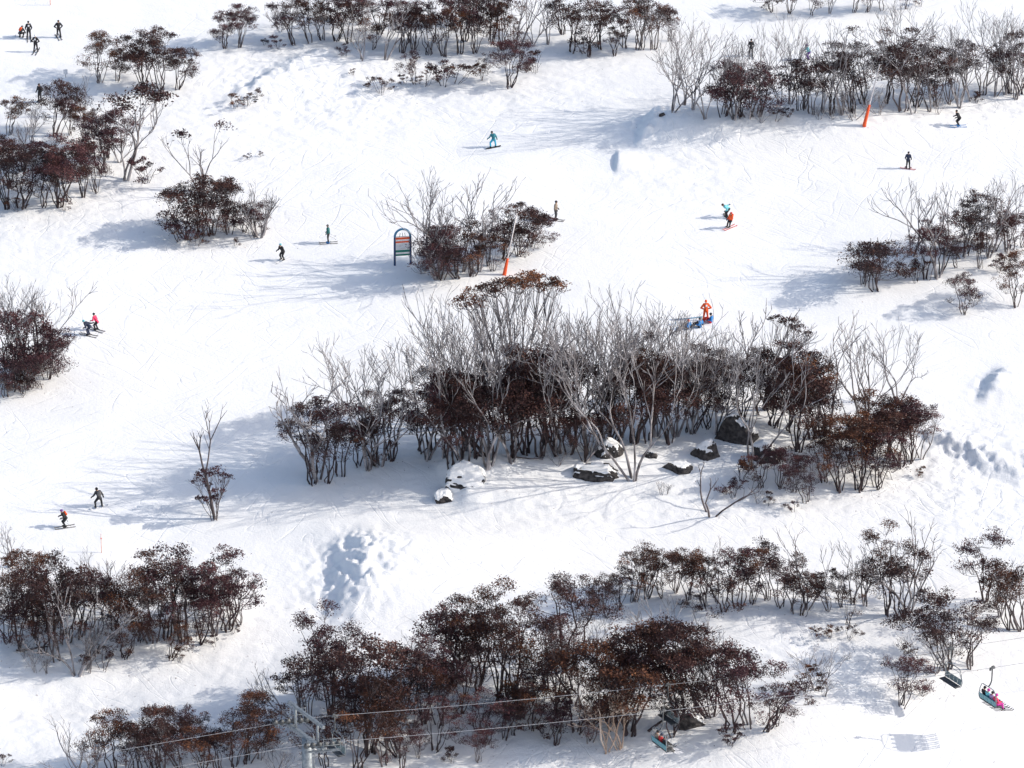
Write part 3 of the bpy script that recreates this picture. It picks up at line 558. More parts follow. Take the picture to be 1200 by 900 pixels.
TREES = {
 'A': [(117,97,54,'D'),(138,95,38,'W'),(168,104,66,'D'),(188,108,76,'D'),(208,105,50,'D')],
 'B': [(65,160,66,'D'),(82,158,50,'L'),(98,138,50,'B'),(10,158,44,'L','leaf_rust'),(38,172,50,'B'),(27,200,60,'M'),(8,246,92,'T'),(26,244,74,'D'),(50,243,72,'T','leaf_dark'),(68,242,82,'D'),(80,236,66,'T','leaf_dark'),
       (98,232,70,'T'),(112,226,54,'D'),(100,172,46,'D'),(124,186,64,'D'),(147,212,110,'P'),(173,214,31,'S'),(120,202,58,'D'),(20,248,18,'S'),(76,247,15,'S'),(140,190,60,'B'),(8,220,56,'D'),(180,150,48,'P'),(40,150,30,'b')],
 'C': [(237,226,90,'P'),(218,281,64,'L','leaf_dark'),(232,278,74,'D','leaf_dark'),(250,276,72,'D','leaf_dark'),(268,274,64,'L','leaf_dark'),(212,282,38,'S'),(285,272,44,'L','leaf_red'),(298,278,34,'S','leaf_red'),(276,288,10,'S'),(230,288,20,'S')],
 'D': [(264,57,44,'D'),(281,56,54,'D'),(326,58,16,'S'),(309,53,9,'S'),(328,36,42,'b'),(345,52,62,'L'),(362,50,58,'L'),(378,46,60,'L'),(395,48,60,'D'),(410,50,58,'L'),(424,70,76,'B'),(436,58,50,'L','leaf_rust'),(452,70,78,'B'),(446,40,60,'L'),
       (470,62,60,'L'),(486,58,56,'D'),(480,50,70,'B'),(502,64,56,'L'),(520,66,60,'L'),(510,50,62,'B'),(538,63,62,'L'),(556,62,62,'D','leaf_dark'),(545,48,62,'T'),(575,50,60,'L'),(590,58,58,'L','leaf_rust'),(604,62,60,'L'),(606,58,86,'B'),(625,52,60,'B'),
       (486,98,40,'L'),(499,101,22,'S'),(520,101,32,'S'),(532,98,26,'S'),(564,94,28,'L'),(597,103,56,'D'),(626,86,24,'S'),(447,111,22,'S'),(475,99,12,'S'),(405,66,15,'S'),(414,88,8,'S'),(465,30,45,'B'),(420,28,42,'L'),(560,30,42,'L'),(530,30,40,'L'),(390,25,40,'L')],
 'E': [(670,62,72,'L'),(690,66,62,'L'),(704,58,56,'L'),(720,66,34,'L','leaf_rust'),(686,63,26,'S'),(732,56,58,'L'),(748,58,62,'L'),(765,58,62,'L'),(752,58,74,'B'),(642,52,58,'B'),(786,48,40,'L'),(660,40,50,'L')],
 'X': [(905,14,42,'L'),(925,16,42,'L'),(950,18,38,'L'),(972,16,40,'B'),(1000,14,42,'L'),(1015,14,34,'L'),(1032,12,38,'L'),(1062,10,30,'L'),(898,12,20,'S'),(1078,8,14,'S')],
 'F': [(788,131,110,'H'),(800,126,90,'B'),(812,128,86,'B'),(826,139,116,'H'),(848,136,64,'D','leaf_red'),(868,137,78,'D','leaf_red'),(888,136,62,'D','leaf_red'),(860,140,108,'H'),(878,138,86,'B'),(914,121,92,'H'),(926,122,100,'H'),(938,130,66,'L','leaf_dark'),
       (952,132,64,'L','leaf_dark'),(942,128,76,'B'),(974,134,66,'L','leaf_dark'),(964,132,84,'B'),(986,134,116,'H'),(1000,132,76,'L','leaf_dark'),(1012,122,84,'T','leaf_dark'),(1040,122,92,'T','leaf_dark'),(1058,130,100,'T','leaf_dark'),(1070,133,130,'H'),(1076,126,76,'D','leaf_dark'),
       (1090,131,116,'H'),(1096,124,66,'L'),(1112,122,58,'L'),(1124,126,116,'H'),(1138,118,80,'B'),(1150,112,66,'L'),(1166,113,96,'H'),(1178,111,108,'H'),(1190,116,74,'B'),(1184,110,56,'L'),(1198,112,70,'L'),(892,143,20,'b'),(908,142,16,'S'),(1145,121,14,'S'),(1000,139,44,'b'),(960,140,20,'b'),(1030,134,30,'b'),(1100,134,24,'b'),(975,140,16,'b')],
 'Q': [(512,327,138,'H'),(540,318,112,'B'),(505,312,48,'L','leaf_red'),(517,327,66,'L','leaf_red'),(535,326,64,'D','leaf_red'),(552,324,72,'L','leaf_rust'),(572,312,62,'T'),(590,305,66,'D','leaf_dark'),(606,300,62,'D','leaf_dark'),(620,290,44,'L'),(578,318,40,'L','leaf_rust'),(496,318,40,'b'),(560,318,100,'B')],
 'G': [(1027,340,76,'W','leaf_dark'),(1012,334,50,'W','leaf_dark'),(1070,300,86,'B'),(1085,328,60,'D','leaf_red'),(1102,322,74,'T','leaf_red'),(1098,326,112,'B'),(1074,331,28,'S'),(1120,314,34,'L'),(1132,298,64,'L','leaf_dark'),(1128,302,88,'B'),(1148,314,46,'L','leaf_dark'),
       (1158,302,92,'B'),(1166,294,58,'L'),(1184,292,48,'L'),(1180,296,88,'B'),(1196,290,40,'L'),(1130,369,48,'W','leaf_red'),(1190,360,60,'D'),(1170,318,20,'S'),(1146,290,66,'D')],
 'Hh': [(8,432,104,'H'),(26,434,122,'H'),(46,432,100,'B'),(14,456,92,'D','leaf_red'),(34,454,80,'D','leaf_red'),(56,444,64,'L','leaf_red'),(66,436,40,'L','leaf_red'),(8,464,62,'L'),(28,464,30,'S'),(50,456,26,'S')],
 'J': [(366,568,112,'T','leaf_dark'),(384,566,104,'T','leaf_dark'),(400,556,92,'L'),(372,562,140,'B'),(420,546,66,'L'),(440,545,110,'T','leaf_dark'),(432,542,152,'H'),(456,540,80,'L'),(446,538,158,'H'),(492,530,80,'L','leaf_dark'),(506,528,106,'T','leaf_dark'),(500,532,164,'H'),
       (528,544,92,'L'),(540,538,104,'D','leaf_dark'),(556,536,112,'T','leaf_dark'),(520,528,160,'H'),(545,542,172,'H'),(572,540,192,'H'),(548,520,170,'H'),(576,536,112,'D','leaf_dark'),(598,536,132,'T','leaf_dark'),(616,532,142,'D','leaf_dark'),(600,534,176,'H'),(634,536,136,'T','leaf_dark'),
       (640,520,124,'D','leaf_red'),(652,534,124,'T','leaf_dark'),(664,532,112,'L','leaf_dark'),(650,524,190,'H'),(672,512,170,'H'),(686,540,80,'D','leaf_dark'),(692,522,184,'H'),(702,522,96,'T','leaf_dark'),(712,508,168,'H'),(720,522,110,'D','leaf_dark'),(728,505,164,'H'),
       (742,520,116,'D','leaf_dark'),(746,506,170,'H'),(760,518,144,'T','leaf_rust'),(768,504,164,'H'),(784,520,104,'D','leaf_dark'),(792,504,152,'H'),(806,508,92,'D','leaf_dark'),(742,554,186,'H'),(812,500,140,'H'),(828,502,92,'D','leaf_dark'),(840,500,130,'H'),(850,482,80,'D','leaf_dark'),
       (870,492,92,'D','leaf_dark'),(882,538,170,'H'),(888,486,98,'T','leaf_dark'),(906,500,104,'D','leaf_dark'),(900,480,120,'B'),(926,506,104,'T'),(934,528,112,'D','leaf_dark'),(950,514,96,'T'),(962,510,92,'L'),(968,508,120,'B'),(984,576,92,'D','leaf_rust'),(966,566,60,'L'),(1008,576,96,'D','leaf_rust'),(1028,572,70,'D'),
       (998,506,126,'H'),(1014,504,116,'B'),(1022,530,80,'D'),(1040,538,86,'D'),(1054,546,90,'D','leaf_dark'),(1068,542,76,'D'),(1052,474,84,'B'),(1080,538,62,'B'),(870,562,30,'S','leaf_rust'),(892,572,46,'L','leaf_red'),(914,572,56,'L','leaf_red'),(944,588,62,'L','leaf_red'),(930,578,40,'L'),(1046,562,20,'S'),(1080,560,14,'S','leaf_rust'),(860,584,24,'S'),(900,592,16,'S'),(888,590,22,'b'),(776,580,18,'b'),(782,578,12,'b'),(690,532,46,'b'),(655,545,26,'b')],
 'K': [(10,752,70,'L'),(22,762,106,'T'),(40,748,100,'L'),(58,742,96,'L','leaf_dark'),(32,724,88,'T','leaf_rust'),(66,772,96,'L','leaf_dark'),(76,752,92,'L'),(94,748,74,'L','leaf_rust'),(86,722,76,'B'),(90,792,112,'B'),(42,788,32,'b'),(54,790,26,'b'),(104,786,62,'b'),(120,786,32,'S'),
       (114,742,78,'L'),(134,738,62,'L'),(147,771,70,'D','leaf_rust'),(165,752,62,'L'),(178,752,108,'T'),(194,748,86,'L'),(206,742,90,'T'),(216,752,98,'L','leaf_red'),(234,756,100,'T','leaf_red'),(250,744,84,'D','leaf_red'),(264,738,86,'L','leaf_red'),(282,732,70,'L','leaf_red'),(272,736,88,'B'),(199,773,54,'L','leaf_rust'),
       (211,776,20,'S'),(272,743,14,'S'),(106,704,64,'B'),(130,722,66,'B'),(146,722,68,'B'),(12,664,52,'B'),(250,722,74,'L'),(8,725,70,'L','leaf_rust'),(48,765,70,'L'),(252,758,16,'S'),(30,770,24,'b')],
 'Lb': [(98,908,66,'b'),(114,908,66,'B'),(132,905,76,'L','leaf_rust'),(148,904,56,'L'),(164,908,70,'L','leaf_dark'),(186,908,76,'D','leaf_dark'),(192,906,82,'B'),(212,900,70,'D'),(218,870,48,'L','leaf_red'),(236,880,56,'L'),(238,906,70,'D','leaf_rust'),(258,908,56,'L'),(274,898,82,'T','leaf_rust'),(290,894,70,'D','leaf_rust'),(304,890,44,'L'),(318,868,24,'S'),(4,898,16,'S'),(176,900,60,'L'),(325,906,36,'b')],
 'Mb': [(346,842,74,'b'),(360,846,96,'L'),(388,842,128,'T'),(402,818,96,'L'),(372,820,84,'B'),(416,836,90,'L'),(436,886,138,'D','leaf_dark'),(420,904,96,'L','leaf_rust'),(452,896,96,'L','leaf_rust'),(466,886,84,'D','leaf_dark'),(482,852,112,'B'),(496,848,104,'T'),(480,836,80,'L'),
        (530,806,98,'T'),(546,800,90,'L'),(584,826,160,'T','leaf_rust'),(562,810,112,'T'),(600,820,130,'T'),(608,842,96,'M'),(592,866,84,'L','leaf_rust'),(560,858,72,'L'),(624,854,80,'L'),(514,850,92,'L','leaf_rust'),(676,858,74,'L','leaf_rust'),(540,836,90,'T'),(638,808,118,'T','leaf_red'),(664,786,124,'T'),(652,836,104,'T'),(676,826,100,'L'),
        (704,846,112,'D','leaf_dark'),(722,856,106,'L','leaf_rust'),(738,862,112,'D','leaf_rust'),(710,880,112,'L','leaf_rust','bark_cream'),(726,878,100,'B',None,'bark_cream'),(570,872,46,'L','leaf_red'),(490,888,44,'L','leaf_red'),(530,894,22,'S'),(560,892,48,'L','leaf_red'),(650,872,66,'L','leaf_red'),(640,864,34,'S'),(602,862,40,'L','leaf_red'),
        (764,764,84,'B'),(790,772,74,'B'),(800,846,110,'L','leaf_dark'),(816,836,98,'T'),(834,838,112,'D','leaf_dark'),(858,856,96,'L','leaf_red'),(878,852,92,'L'),(896,856,80,'L','leaf_red'),(908,850,56,'L'),(836,806,78,'B'),(814,796,48,'L'),(856,874,28,'S'),(690,870,60,'L','leaf_red'),(510,880,60,'L'),(470,905,50,'L','leaf_red'),(380,900,60,'L'),
        (788,862,80,'L'),(500,810,70,'B'),(700,770,50,'B'),(660,800,90,'B')],
 'Nb': [(710,722,56,'L'),(726,714,48,'L'),(742,706,60,'L','leaf_rust'),(758,702,62,'L','leaf_rust'),(776,700,60,'L','leaf_rust'),(755,692,56,'B'),(792,694,54,'L'),(806,704,62,'L'),(826,712,70,'L'),(850,716,72,'L'),(866,712,66,'L'),(882,708,76,'T'),(900,704,66,'L'),(916,712,64,'L'),(932,718,64,'L','leaf_dark'),(946,714,98,'B'),(940,722,58,'D','leaf_dark'),
        (970,716,48,'L'),(986,712,48,'L'),(993,732,40,'L'),(1000,708,88,'B'),(1014,710,86,'B'),(1040,722,114,'T'),(1056,724,92,'L','leaf_dark'),(1066,718,104,'B'),(994,750,20,'S'),(956,747,16,'S'),(972,748,14,'S'),(1110,784,104,'D'),(1136,782,82,'L'),(1096,788,56,'b'),(1182,738,90,'T'),(1196,738,82,'L','leaf_rust'),(1155,702,78,'L'),(840,706,70,'B'),(1172,722,80,'B'),(818,716,24,'S')],
 'R': [(1057,828,58,'W','leaf_red'),(957,808,54,'b'),(944,812,32,'S'),(966,816,26,'b')],
 'O': [(276,126,18,'S'),(290,124,14,'S'),(303,113,11,'S'),(292,187,8,'S'),(306,184,7,'S'),(930,600,14,'S')],
}
for grove, lst in TREES.items():
    for t in lst:
        if grove == 'J' and t[2] > 70: t = (t[0], t[1]+(8 if t[3] == 'H' else 0), t[2]*(0.90 if t[3] in 'DT' else 1.04))+tuple(t[3:])
        if t[2] > 40 and ((grove in ('Hh', 'C', 'Q') and t[3] in 'DL') or (grove == 'F' and t[3] == 'D')): t = tuple(t[:3])+('W',)+tuple(t[4:])
        if grove in ('K', 'Lb', 'Mb', 'Nb', 'D') and t[2] > 40: t = (t[0], t[1], t[2]*trng.uniform(0.86, 1.12))+tuple(t[3:])
        plant(t[0], t[1], t[2], t[3], grove, t[4] if len(t) > 4 else None, t[5] if len(t) > 5 else None)
# look-alikes of one grove: single out the extremes among them
from collections import defaultdict
sets = defaultdict(list)
for o in col.objects:
    if o.type == 'EMPTY' and o.get('category') in ('tree', 'shrub') and o.parent is None: sets[o['label'].split(' ', 1)[1]].append(o)
for lab, os_ in sets.items():
    if len(os_) < 2: continue
    left = list(os_)
    for word, key in (('tallest', lambda o: o.scale[2]), ('shortest', lambda o: -o.scale[2]), ('uppermost', lambda o: o.location[1]), ('lowermost', lambda o: -o.location[1])):
        seen = [o['label'] for o in left]
        if len(left) < 2 or len(set(seen)) == len(seen): break
        b_ = max(left, key=key); size = b_['label'].split(' ', 1)[0]+' ' if word in ('uppermost', 'lowermost') else ''
        b_['label'] = word+' '+size+lab; left.remove(b_)
plant(606, 500, 176, 'U', 'J', 'leaf_rust', rz=0.4, label='tallest snow gum of the boulder grove, flat rusty canopy on bare stems')
plant(893, 480, 112, 'F', 'J', 'leaf_dark', rz=0.0, label='one-sided snow gum with a flag-like leaf tuft over the boulder grove')
plant(252, 608, 138, 'I', 'J', 'leaf_red', rz=0.8, label='lone snow gum with tall bare leader and leafy foot on open piste')
plant(832, 604, 60, 'K', 'J', None, rz=2.2, label='broken bare stump with two grey limbs in front of the boulders')
plant(305, 277, 66, 'G', 'C', None, rz=0.3, label='wide bare fan-shaped bush at the edge of the rounded clump')

# ------------------------------------------------------------------ boulders and logs
def boulder(px, py, wpx, hpx, seed, label, cover=0.5, flatk=0.8, sink=0.30):
    """angular granite, snow lying on whatever is flat enough; cover 0..1"""
    import bmesh
    p = ground(px, py); s = ppm(p); w = wpx/s; h = hpx/s/math.cos(PITCH)/(1-sink)
    rg = np.random.RandomState(seed)
    bm = bmesh.new(); bmesh.ops.create_icosphere(bm, subdivisions=5, radius=1.0)
    V = np.array([v.co[:] for v in bm.verts]); F = np.array([[v.index for v in f.verts] for f in bm.faces]); bm.free()
    for _ in range(16):
        n = rg.normal(size=3); n[2] = abs(n[2])*0.7; n /= np.linalg.norm(n); d = rg.uniform(0.42, 0.80); V = V-np.outer(np.clip(V@n-d, 0, None), n)
    V = V*(1+0.16*fbm(V[:, 0]*1.9+seed, V[:, 1]*1.9+V[:, 2]*1.7, seed, 4, 0.6)[:, None])
    V[:, 2] += 0.25*V[:, 0]*rg.uniform(-1, 1)
    V = V/np.abs(V).max(0)*np.array([w/2, w/2*flatk, h/2])
    e = empty('boulder', (p[0], p[1]+w*0.2, p[2]+h*(0.5-sink)), rg.uniform(-0.3, 0.3))
    obj('rock', make_mesh('rock', V, None, F, False), M['rock'], e)
    tri = V[F]; fn = np.cross(tri[:, 1]-tri[:, 0], tri[:, 2]-tri[:, 0]); fn /= np.linalg.norm(fn, axis=1)[:, None]+1e-12
    vn = np.zeros_like(V); cnt = np.zeros(len(V)); 
    for k in range(3): np.add.at(vn, F[:, k], fn); np.add.at(cnt, F[:, k], 1)
    vn /= np.linalg.norm(vn, axis=1)[:, None]+1e-9
    cov = vn[:, 2]+0.9*fbm(V[:, 0]*1.3+7, V[:, 1]*1.3+V[:, 2]*1.3, seed+9, 3)+0.25*V[:, 2]/(h/2)-(1.15-1.3*cover)
    Fk = F[(cov[F] > 0).all(1)]
    if len(Fk) > 10:
        amt = np.clip(cov, 0, 0.45)
        Vs = V+vn*(0.02+0.10*amt)[:, None]+np.array([0, 0, 1.0])*(0.22*amt*min(1.0, w/2.5))[:, None]
        idx = np.unique(Fk); mp = -np.ones(len(V), int); mp[idx] = np.arange(len(idx))
        obj('snow_cap', make_mesh('snow_cap', Vs[idx], None, mp[Fk], True), M['snow'], e)
    tag(e, label, 'boulder', 'boulders among the snow gums')
boulder(543, 567, 60, 26, 33, 'snow-covered boulder with small dark faces below the grove edge', 0.74, 0.8, 0.55)
boulder(522, 588, 26, 15, 5, 'small snow-plastered rock in front of the snow-covered boulder', 0.70, 0.9, 0.40)
boulder(700, 564, 70, 20, 7, 'long low dark boulder under the white many-stemmed tree', 0.42, 0.5)
boulder(795, 554, 40, 13, 9, 'low dark speckled rock slab on open snow in the grove', 0.25, 0.7)
boulder(829, 538, 42, 24, 12, 'dark angular boulder with snow on its shoulder below the biggest boulder', 0.50)
boulder(862, 518, 56, 32, 15, 'biggest dark boulder with a snow roof inside the grove', 0.48)
boulder(714, 534, 38, 26, 18, 'snow-capped rock wedged between stems behind the long boulder', 0.66)
boulder(763, 537, 18, 9, 20, 'tiny dark rock between the long boulder and the slab', 0.3)
boulder(808, 854, 42, 24, 22, 'dark boulder with snow patch under the lift ropes', 0.40)
boulder(776, 137, 10, 6, 25, 'small rock at the end of the snow bank', 0.2)
boulder(897, 541, 40, 22, 28, 'snow-capped rock beside the pale trunk', 0.6)

def log_piece(px, py, lpx, ang, r, label, bark='bark_dark', rise=0.12):
    p = ground(px, py); L = lpx/ppm(p); d = np.array([math.cos(ang), math.sin(ang), 0]); rg = random.Random(int(px*7+py))
    mb = MB(); P = []
    for i in range(7):
        t = i/6-0.5; q = p+d*L*t; q = np.array([q[0], q[1], float(H(q[0], q[1]))+r*0.7+rise*(i/6)*L*0.3+rg.uniform(-0.03, 0.03)]); P.append(q-p)
    mb.tube(P, [r*(1-0.07*i) for i in range(7)], 7)
    e = empty('fallen_log', p); mb.build('log_stem', M[bark], e)
    m2 = MB()
    for i in (2, 4, 5):
        dd = tilt_dir(d, math.radians(55), rg.uniform(0, 3)); dd[2] = abs(dd[2])+0.2; m2.tube([P[i], P[i]+dd*L*0.12, P[i]+dd*L*0.2+np.array([0, 0, 0.1])], [r*0.5, r*0.35, r*0.12], 5)
    m2.build('branch_stub', M[bark], e); tag(e, label, 'log', 'fallen logs')
log_piece(38, 762, 38, 0.15, 0.09, 'thin dark fallen log under the grove below the stake')
log_piece(690, 543, 40, 0.9, 0.10, 'pale fallen log leaning behind the long boulder', 'bark_pale', 0.8)
log_piece(770, 852, 26, 0.6, 0.12, 'dark fallen log beside the boulder under the ropes', 'bark_dark', 0.6)
log_piece(620, 540, 34, -0.3, 0.07, 'pale fallen branch on snow at the foot of the grove', 'bark_mid', 0.5)

# leaf and bark litter blown over the snow
lr = np.random.RandomState(8); LV = []
for (px, py, rx, ry, n) in ((720, 545, 26, 6, 320), (1040, 565, 6, 3, 160), (130, 760, 14, 6, 240), (620, 860, 22, 9, 420), (960, 735, 16, 6, 220), (960, 138, 20, 3, 240), (60, 235, 10, 8, 160), (500, 90, 16, 6, 180), (60, 460, 6, 3, 60), (250, 280, 6, 3, 80), (550, 325, 7, 3, 70), (1100, 330, 9, 6, 90)):
    c = plane_point(px, py); x = c[0]+lr.normal(0, rx*0.6, n); y = c[1]+lr.normal(0, ry*0.7, n); z = H(x, y)+0.02
    a = lr.uniform(0, 6.28, n); l = lr.uniform(0.04, 0.11, n); w = l*lr.uniform(0.15, 0.5, n); cx = np.c_[np.cos(a), np.sin(a), lr.uniform(0.0, 0.5, n)]; sy = np.c_[-np.sin(a), np.cos(a), np.zeros(n)]
    P = np.c_[x, y, z]; LV.append(np.stack([P-cx*l[:, None]*0.3, P+sy*w[:, None], P+cx*l[:, None], P-sy*w[:, None]], 1).reshape(-1, 3))
LV = np.vstack(LV)
litter = obj('leaf_litter', make_mesh('leaf_litter', LV, np.arange(len(LV)).reshape(-1, 4), None, False, {'tint': lr.uniform(0.2, 0.9, len(LV))}), M['leaf_rust'])
litter['kind'] = 'stuff'; litter['label'] = 'brown leaf and bark litter scattered on snow around the trees'; litter['category'] = 'leaf litter'

# ------------------------------------------------------------------ people
# local axes: +X the way the person faces, +Y their left, Z up, origin between the feet on the snow
POSES = {}
def pose(name, hip, chest, head, kneeL, kneeR, ankL, ankR, elL, elR, haL, haR, face=(1, 0, 0), toe=(1, 0, 0)):
    POSES[name] = dict(hip=hip, chest=chest, head=head, kL=kneeL, kR=kneeR, aL=ankL, aR=ankR, eL=elL, eR=elR, hL=haL, hR=haR, face=face, toe=toe)
pose('stand', (0, 0, .93), (.02, 0, 1.30), (.05, 0, 1.64), (.06, .13, .52), (.06, -.13, .52), (0, .16, .11), (0, -.16, .11), (-.02, .30, 1.12), (-.02, -.30, 1.12), (.18, .27, .98), (.18, -.27, .98))
pose('hands_hips', (0, 0, .93), (.0, 0, 1.30), (.03, 0, 1.64), (.04, .14, .52), (.04, -.14, .52), (0, .20, .11), (0, -.20, .11), (-.06, .42, 1.12), (-.06, -.42, 1.12), (.08, .22, 1.0), (.08, -.22, 1.0))
pose('ski', (-.10, 0, .80), (.10, 0, 1.14), (.22, 0, 1.46), (.16, .15, .47), (.16, -.15, .47), (-.02, .17, .12), (-.02, -.17, .12), (.12, .32, .98), (.12, -.32, .98), (.36, .30, .92), (.36, -.30, .92))
pose('lean', (-.02, .10, .84), (.12, .24, 1.17), (.20, .34, 1.48), (.14, .16, .49), (.14, -.10, .49), (0, .0, .12), (0, -.30, .12), (.20, .52, 1.04), (.05, -.06, 1.0), (.36, .56, .88), (.30, -.06, .86))
pose('board', (0, -.04, .80), (.10, -.02, 1.14), (.17, .06, 1.46), (.12, .26, .46), (.12, -.26, .46), (0, .27, .12), (0, -.27, .12), (.10, .36, 1.0), (.06, -.36, 1.0), (.26, .46, .86), (.16, -.44, .80), face=(.5, .8, 0), toe=(1, 0, 0))
pose('crouch', (-.22, 0, .48), (.06, 0, .76), (.22, 0, 1.04), (.24, .20, .46), (.24, -.20, .46), (0, .20, .11), (0, -.20, .11), (.20, .34, .60), (.20, -.34, .60), (.40, .24, .44), (.40, -.24, .44))
pose('bend', (-.14, 0, .84), (.20, 0, 1.06), (.46, 0, 1.25), (.12, .13, .48), (.12, -.13, .48), (0, .14, .12), (0, -.14, .12), (.10, .30, .82), (-.12, -.34, 1.02), (.32, .28, .74), (-.34, -.36, 1.10))
pose('sit_snow', (-.30, 0, .12), (-.36, 0, .46), (-.30, 0, .80), (.10, .16, .42), (.10, -.16, .42), (.40, .18, .13), (.40, -.18, .13), (-.42, .34, .34), (-.42, -.34, .34), (-.10, .30, .34), (-.10, -.30, .34))
pose('chair', (0, 0, .12), (-.08, 0, .48), (-.04, 0, .82), (.44, .10, .12), (.44, -.10, .12), (.52, .11, -.30), (.52, -.11, -.30), (.02, .25, .28), (.02, -.25, .28), (.28, .18, .30), (.28, -.18, .30))

def body_parts(pn):
    p = {k: np.array(v, float) for k, v in POSES[pn].items()}
    hip, chest, head = p['hip'], p['chest'], p['head']; sp = unit(chest-hip); face = unit(p['face'])
    lat = np.array([0, 1.0, 0]); sL = chest+sp*0.14+lat*0.17; sR = chest+sp*0.14-lat*0.17; neck = chest+sp*0.20
    hL = hip+lat*0.09-sp*0.02; hR = hip-lat*0.09-sp*0.02
    B = []                                                         # (region, a, b, ra, rb)
    B += [('torso', hip, hip+sp*0.16, 0.145, 0.135), ('torso', hip+sp*0.14, chest+sp*0.04, 0.135, 0.15), ('torso', sL*0.9+chest*0.1, sR*0.9+chest*0.1, 0.085, 0.085), ('torso', chest+lat*0.07, chest-lat*0.07, 0.135, 0.135),
          ('leg', hL, p['kL'], 0.105, 0.07), ('leg', hR, p['kR'], 0.105, 0.07), ('leg', p['kL'], p['aL'], 0.072, 0.052), ('leg', p['kR'], p['aR'], 0.072, 0.052),
          ('arm', sL, p['eL'], 0.068, 0.052), ('arm', sR, p['eR'], 0.068, 0.052), ('arm', p['eL'], p['hL'], 0.05, 0.038), ('arm', p['eR'], p['hR'], 0.05, 0.038),
          ('head', neck-sp*0.02, head-np.array([0, 0, 0.06]), 0.062, 0.06)]
    toe = unit(p['toe'])
    for s_ in 'LR':
        a = p['a'+s_]; B.append(('foot', a-np.array([0, 0, 0.05])-toe*0.05, a-np.array([0, 0, 0.06])+toe*0.17, 0.052, 0.045))
        d = unit(p['h'+s_]-p['e'+s_]); B.append(('hand', p['h'+s_], p['h'+s_]+d*0.07, 0.04, 0.042))
    mb = MB()
    for _, a, b, ra, rb in B: mb.capsule(a, b, ra, rb)
    up_ = unit(head-neck+np.array([0, 0, 0.2]))
    mb.ell(head+up_*0.02, (0.098, 0.082, 0.125), up_); mb.ell(head-up_*0.07+face*0.035, (0.06, 0.055, 0.06)); mb.ell(head+face*0.10-up_*0.01, (0.022, 0.018, 0.03))
    mb.ell(head+face*0.085-up_*0.065, (0.02, 0.03, 0.012))
    for sgn in (1, -1): mb.ell(head+np.cross(np.array([0, 0, 1.0]), face)*0.082*sgn, (0.025, 0.015, 0.035))
    tmp = bpy.data.objects.new('tmp', mb.mesh('tmp')); col.objects.link(tmp)
    rm = tmp.modifiers.new('r', 'REMESH'); rm.mode = 'VOXEL'; rm.voxel_size = 0.024; rm.use_smooth_shade = True
    sm = tmp.modifiers.new('s', 'SMOOTH'); sm.factor = 0.5; sm.iterations = 3
    dg = bpy.context.evaluated_depsgraph_get(); ev = tmp.evaluated_get(dg)
    body = bpy.data.meshes.new_from_object(ev); body.name = 'body'
    old = tmp.data; bpy.data.objects.remove(tmp); bpy.data.meshes.remove(old)
    n = len(body.vertices); V = np.empty(n*3, np.float32); body.vertices.foreach_get('co', V); V = V.reshape(-1, 3).astype(float)
    nv = np.empty(n*3, np.float32); body.vertices.foreach_get('normal', nv); nv = nv.reshape(-1, 3).astype(float)
    Fq = [tuple(f.vertices) for f in body.polygons]
    C = np.array([V[list(f)].mean(0) for f in Fq])
    best = np.full(len(C), 1e9); reg = np.zeros(len(C), int); names = ['torso', 'leg', 'arm', 'head', 'foot', 'hand']
    for r, a, b, ra, rb in B+[('head', head, head+up_*0.08, 0.09, 0.09)]:
        ab = b-a; t = np.clip(((C-a)@ab)/(ab@ab), 0, 1); d = np.linalg.norm(C-a-t[:, None]*ab, axis=1)-(ra+(rb-ra)*t)
        m = d < best; best[m] = d[m]; reg[m] = names.index(r)
    def shell(rs, off, name, puff=0.0, extra=None):
        msk = np.isin(reg, [names.index(r) for r in rs])
        if extra is not None: msk |= extra
        fs = [Fq[i] for i in np.nonzero(msk)[0]]
        idx = sorted({v for f in fs for v in f}); mp = {v: i for i, v in enumerate(idx)}
        VV = V[idx]+nv[idx]*(off+puff*np.abs(vnoise(V[idx][:, 0]*14, V[idx][:, 2]*14, 3))[:, None])
        return make_mesh(name, VV, [[mp[v] for v in f] for f in fs if len(f) == 4], [[mp[v] for v in f] for f in fs if len(f) == 3], True)
    low = (np.isin(reg, [0]) & (((C-hip)@sp) < 0.02))
    P = dict(body=body, jacket=shell(['torso', 'arm'], 0.020, 'jacket', 0.02), trousers=shell(['leg'], 0.014, 'trousers', 0.014, low), boots=shell(['foot'], 0.022, 'boots'))
    hm = MB(); hm.ell(head+up_*0.045, (0.128, 0.112, 0.118), up_, 14, 10); me = hm.mesh('helmet')
    P['helmet'] = me
    gm = MB(); y_ = np.cross(np.array([0, 0, 1.0]), face)
    gm.tube([head+up_*0.02+y_*0.10*math.sin(a)+face*0.112*math.cos(a) for a in np.linspace(-1.25, 1.25, 7)], [0.02, .034, .036, .034, .036, .034, .02], 6); P['goggles'] = gm.mesh('goggles')
    for s_ in 'LR':
        d = unit(p['h'+s_]-p['e'+s_]); h0 = p['h'+s_]; side = unit(np.cross(d, np.array([0, 0, 1.0])+0.01)); nn = np.cross(side, d); g = MB(); inw = 1 if s_ == 'R' else -1
        g.capsule(h0-d*0.03, h0+d*0.05, 0.05, 0.052, 8)
        for i, ln in enumerate((0.06, 0.07, 0.066, 0.05)):
            b0 = h0+d*0.075+side*(i-1.5)*0.024; g.tube([b0, b0+d*ln*0.6-nn*0.012, b0+d*ln*0.85-nn*0.045, b0+d*ln*0.6-nn*0.07], [0.014, 0.0135, 0.012, 0.009], 6)
        t0 = h0+d*0.02+side*inw*0.048; g.tube([t0, t0+d*0.035+side*inw*0.022-nn*0.01, t0+d*0.065+side*inw*0.012-nn*0.03], [0.016, 0.0145, 0.010], 6)
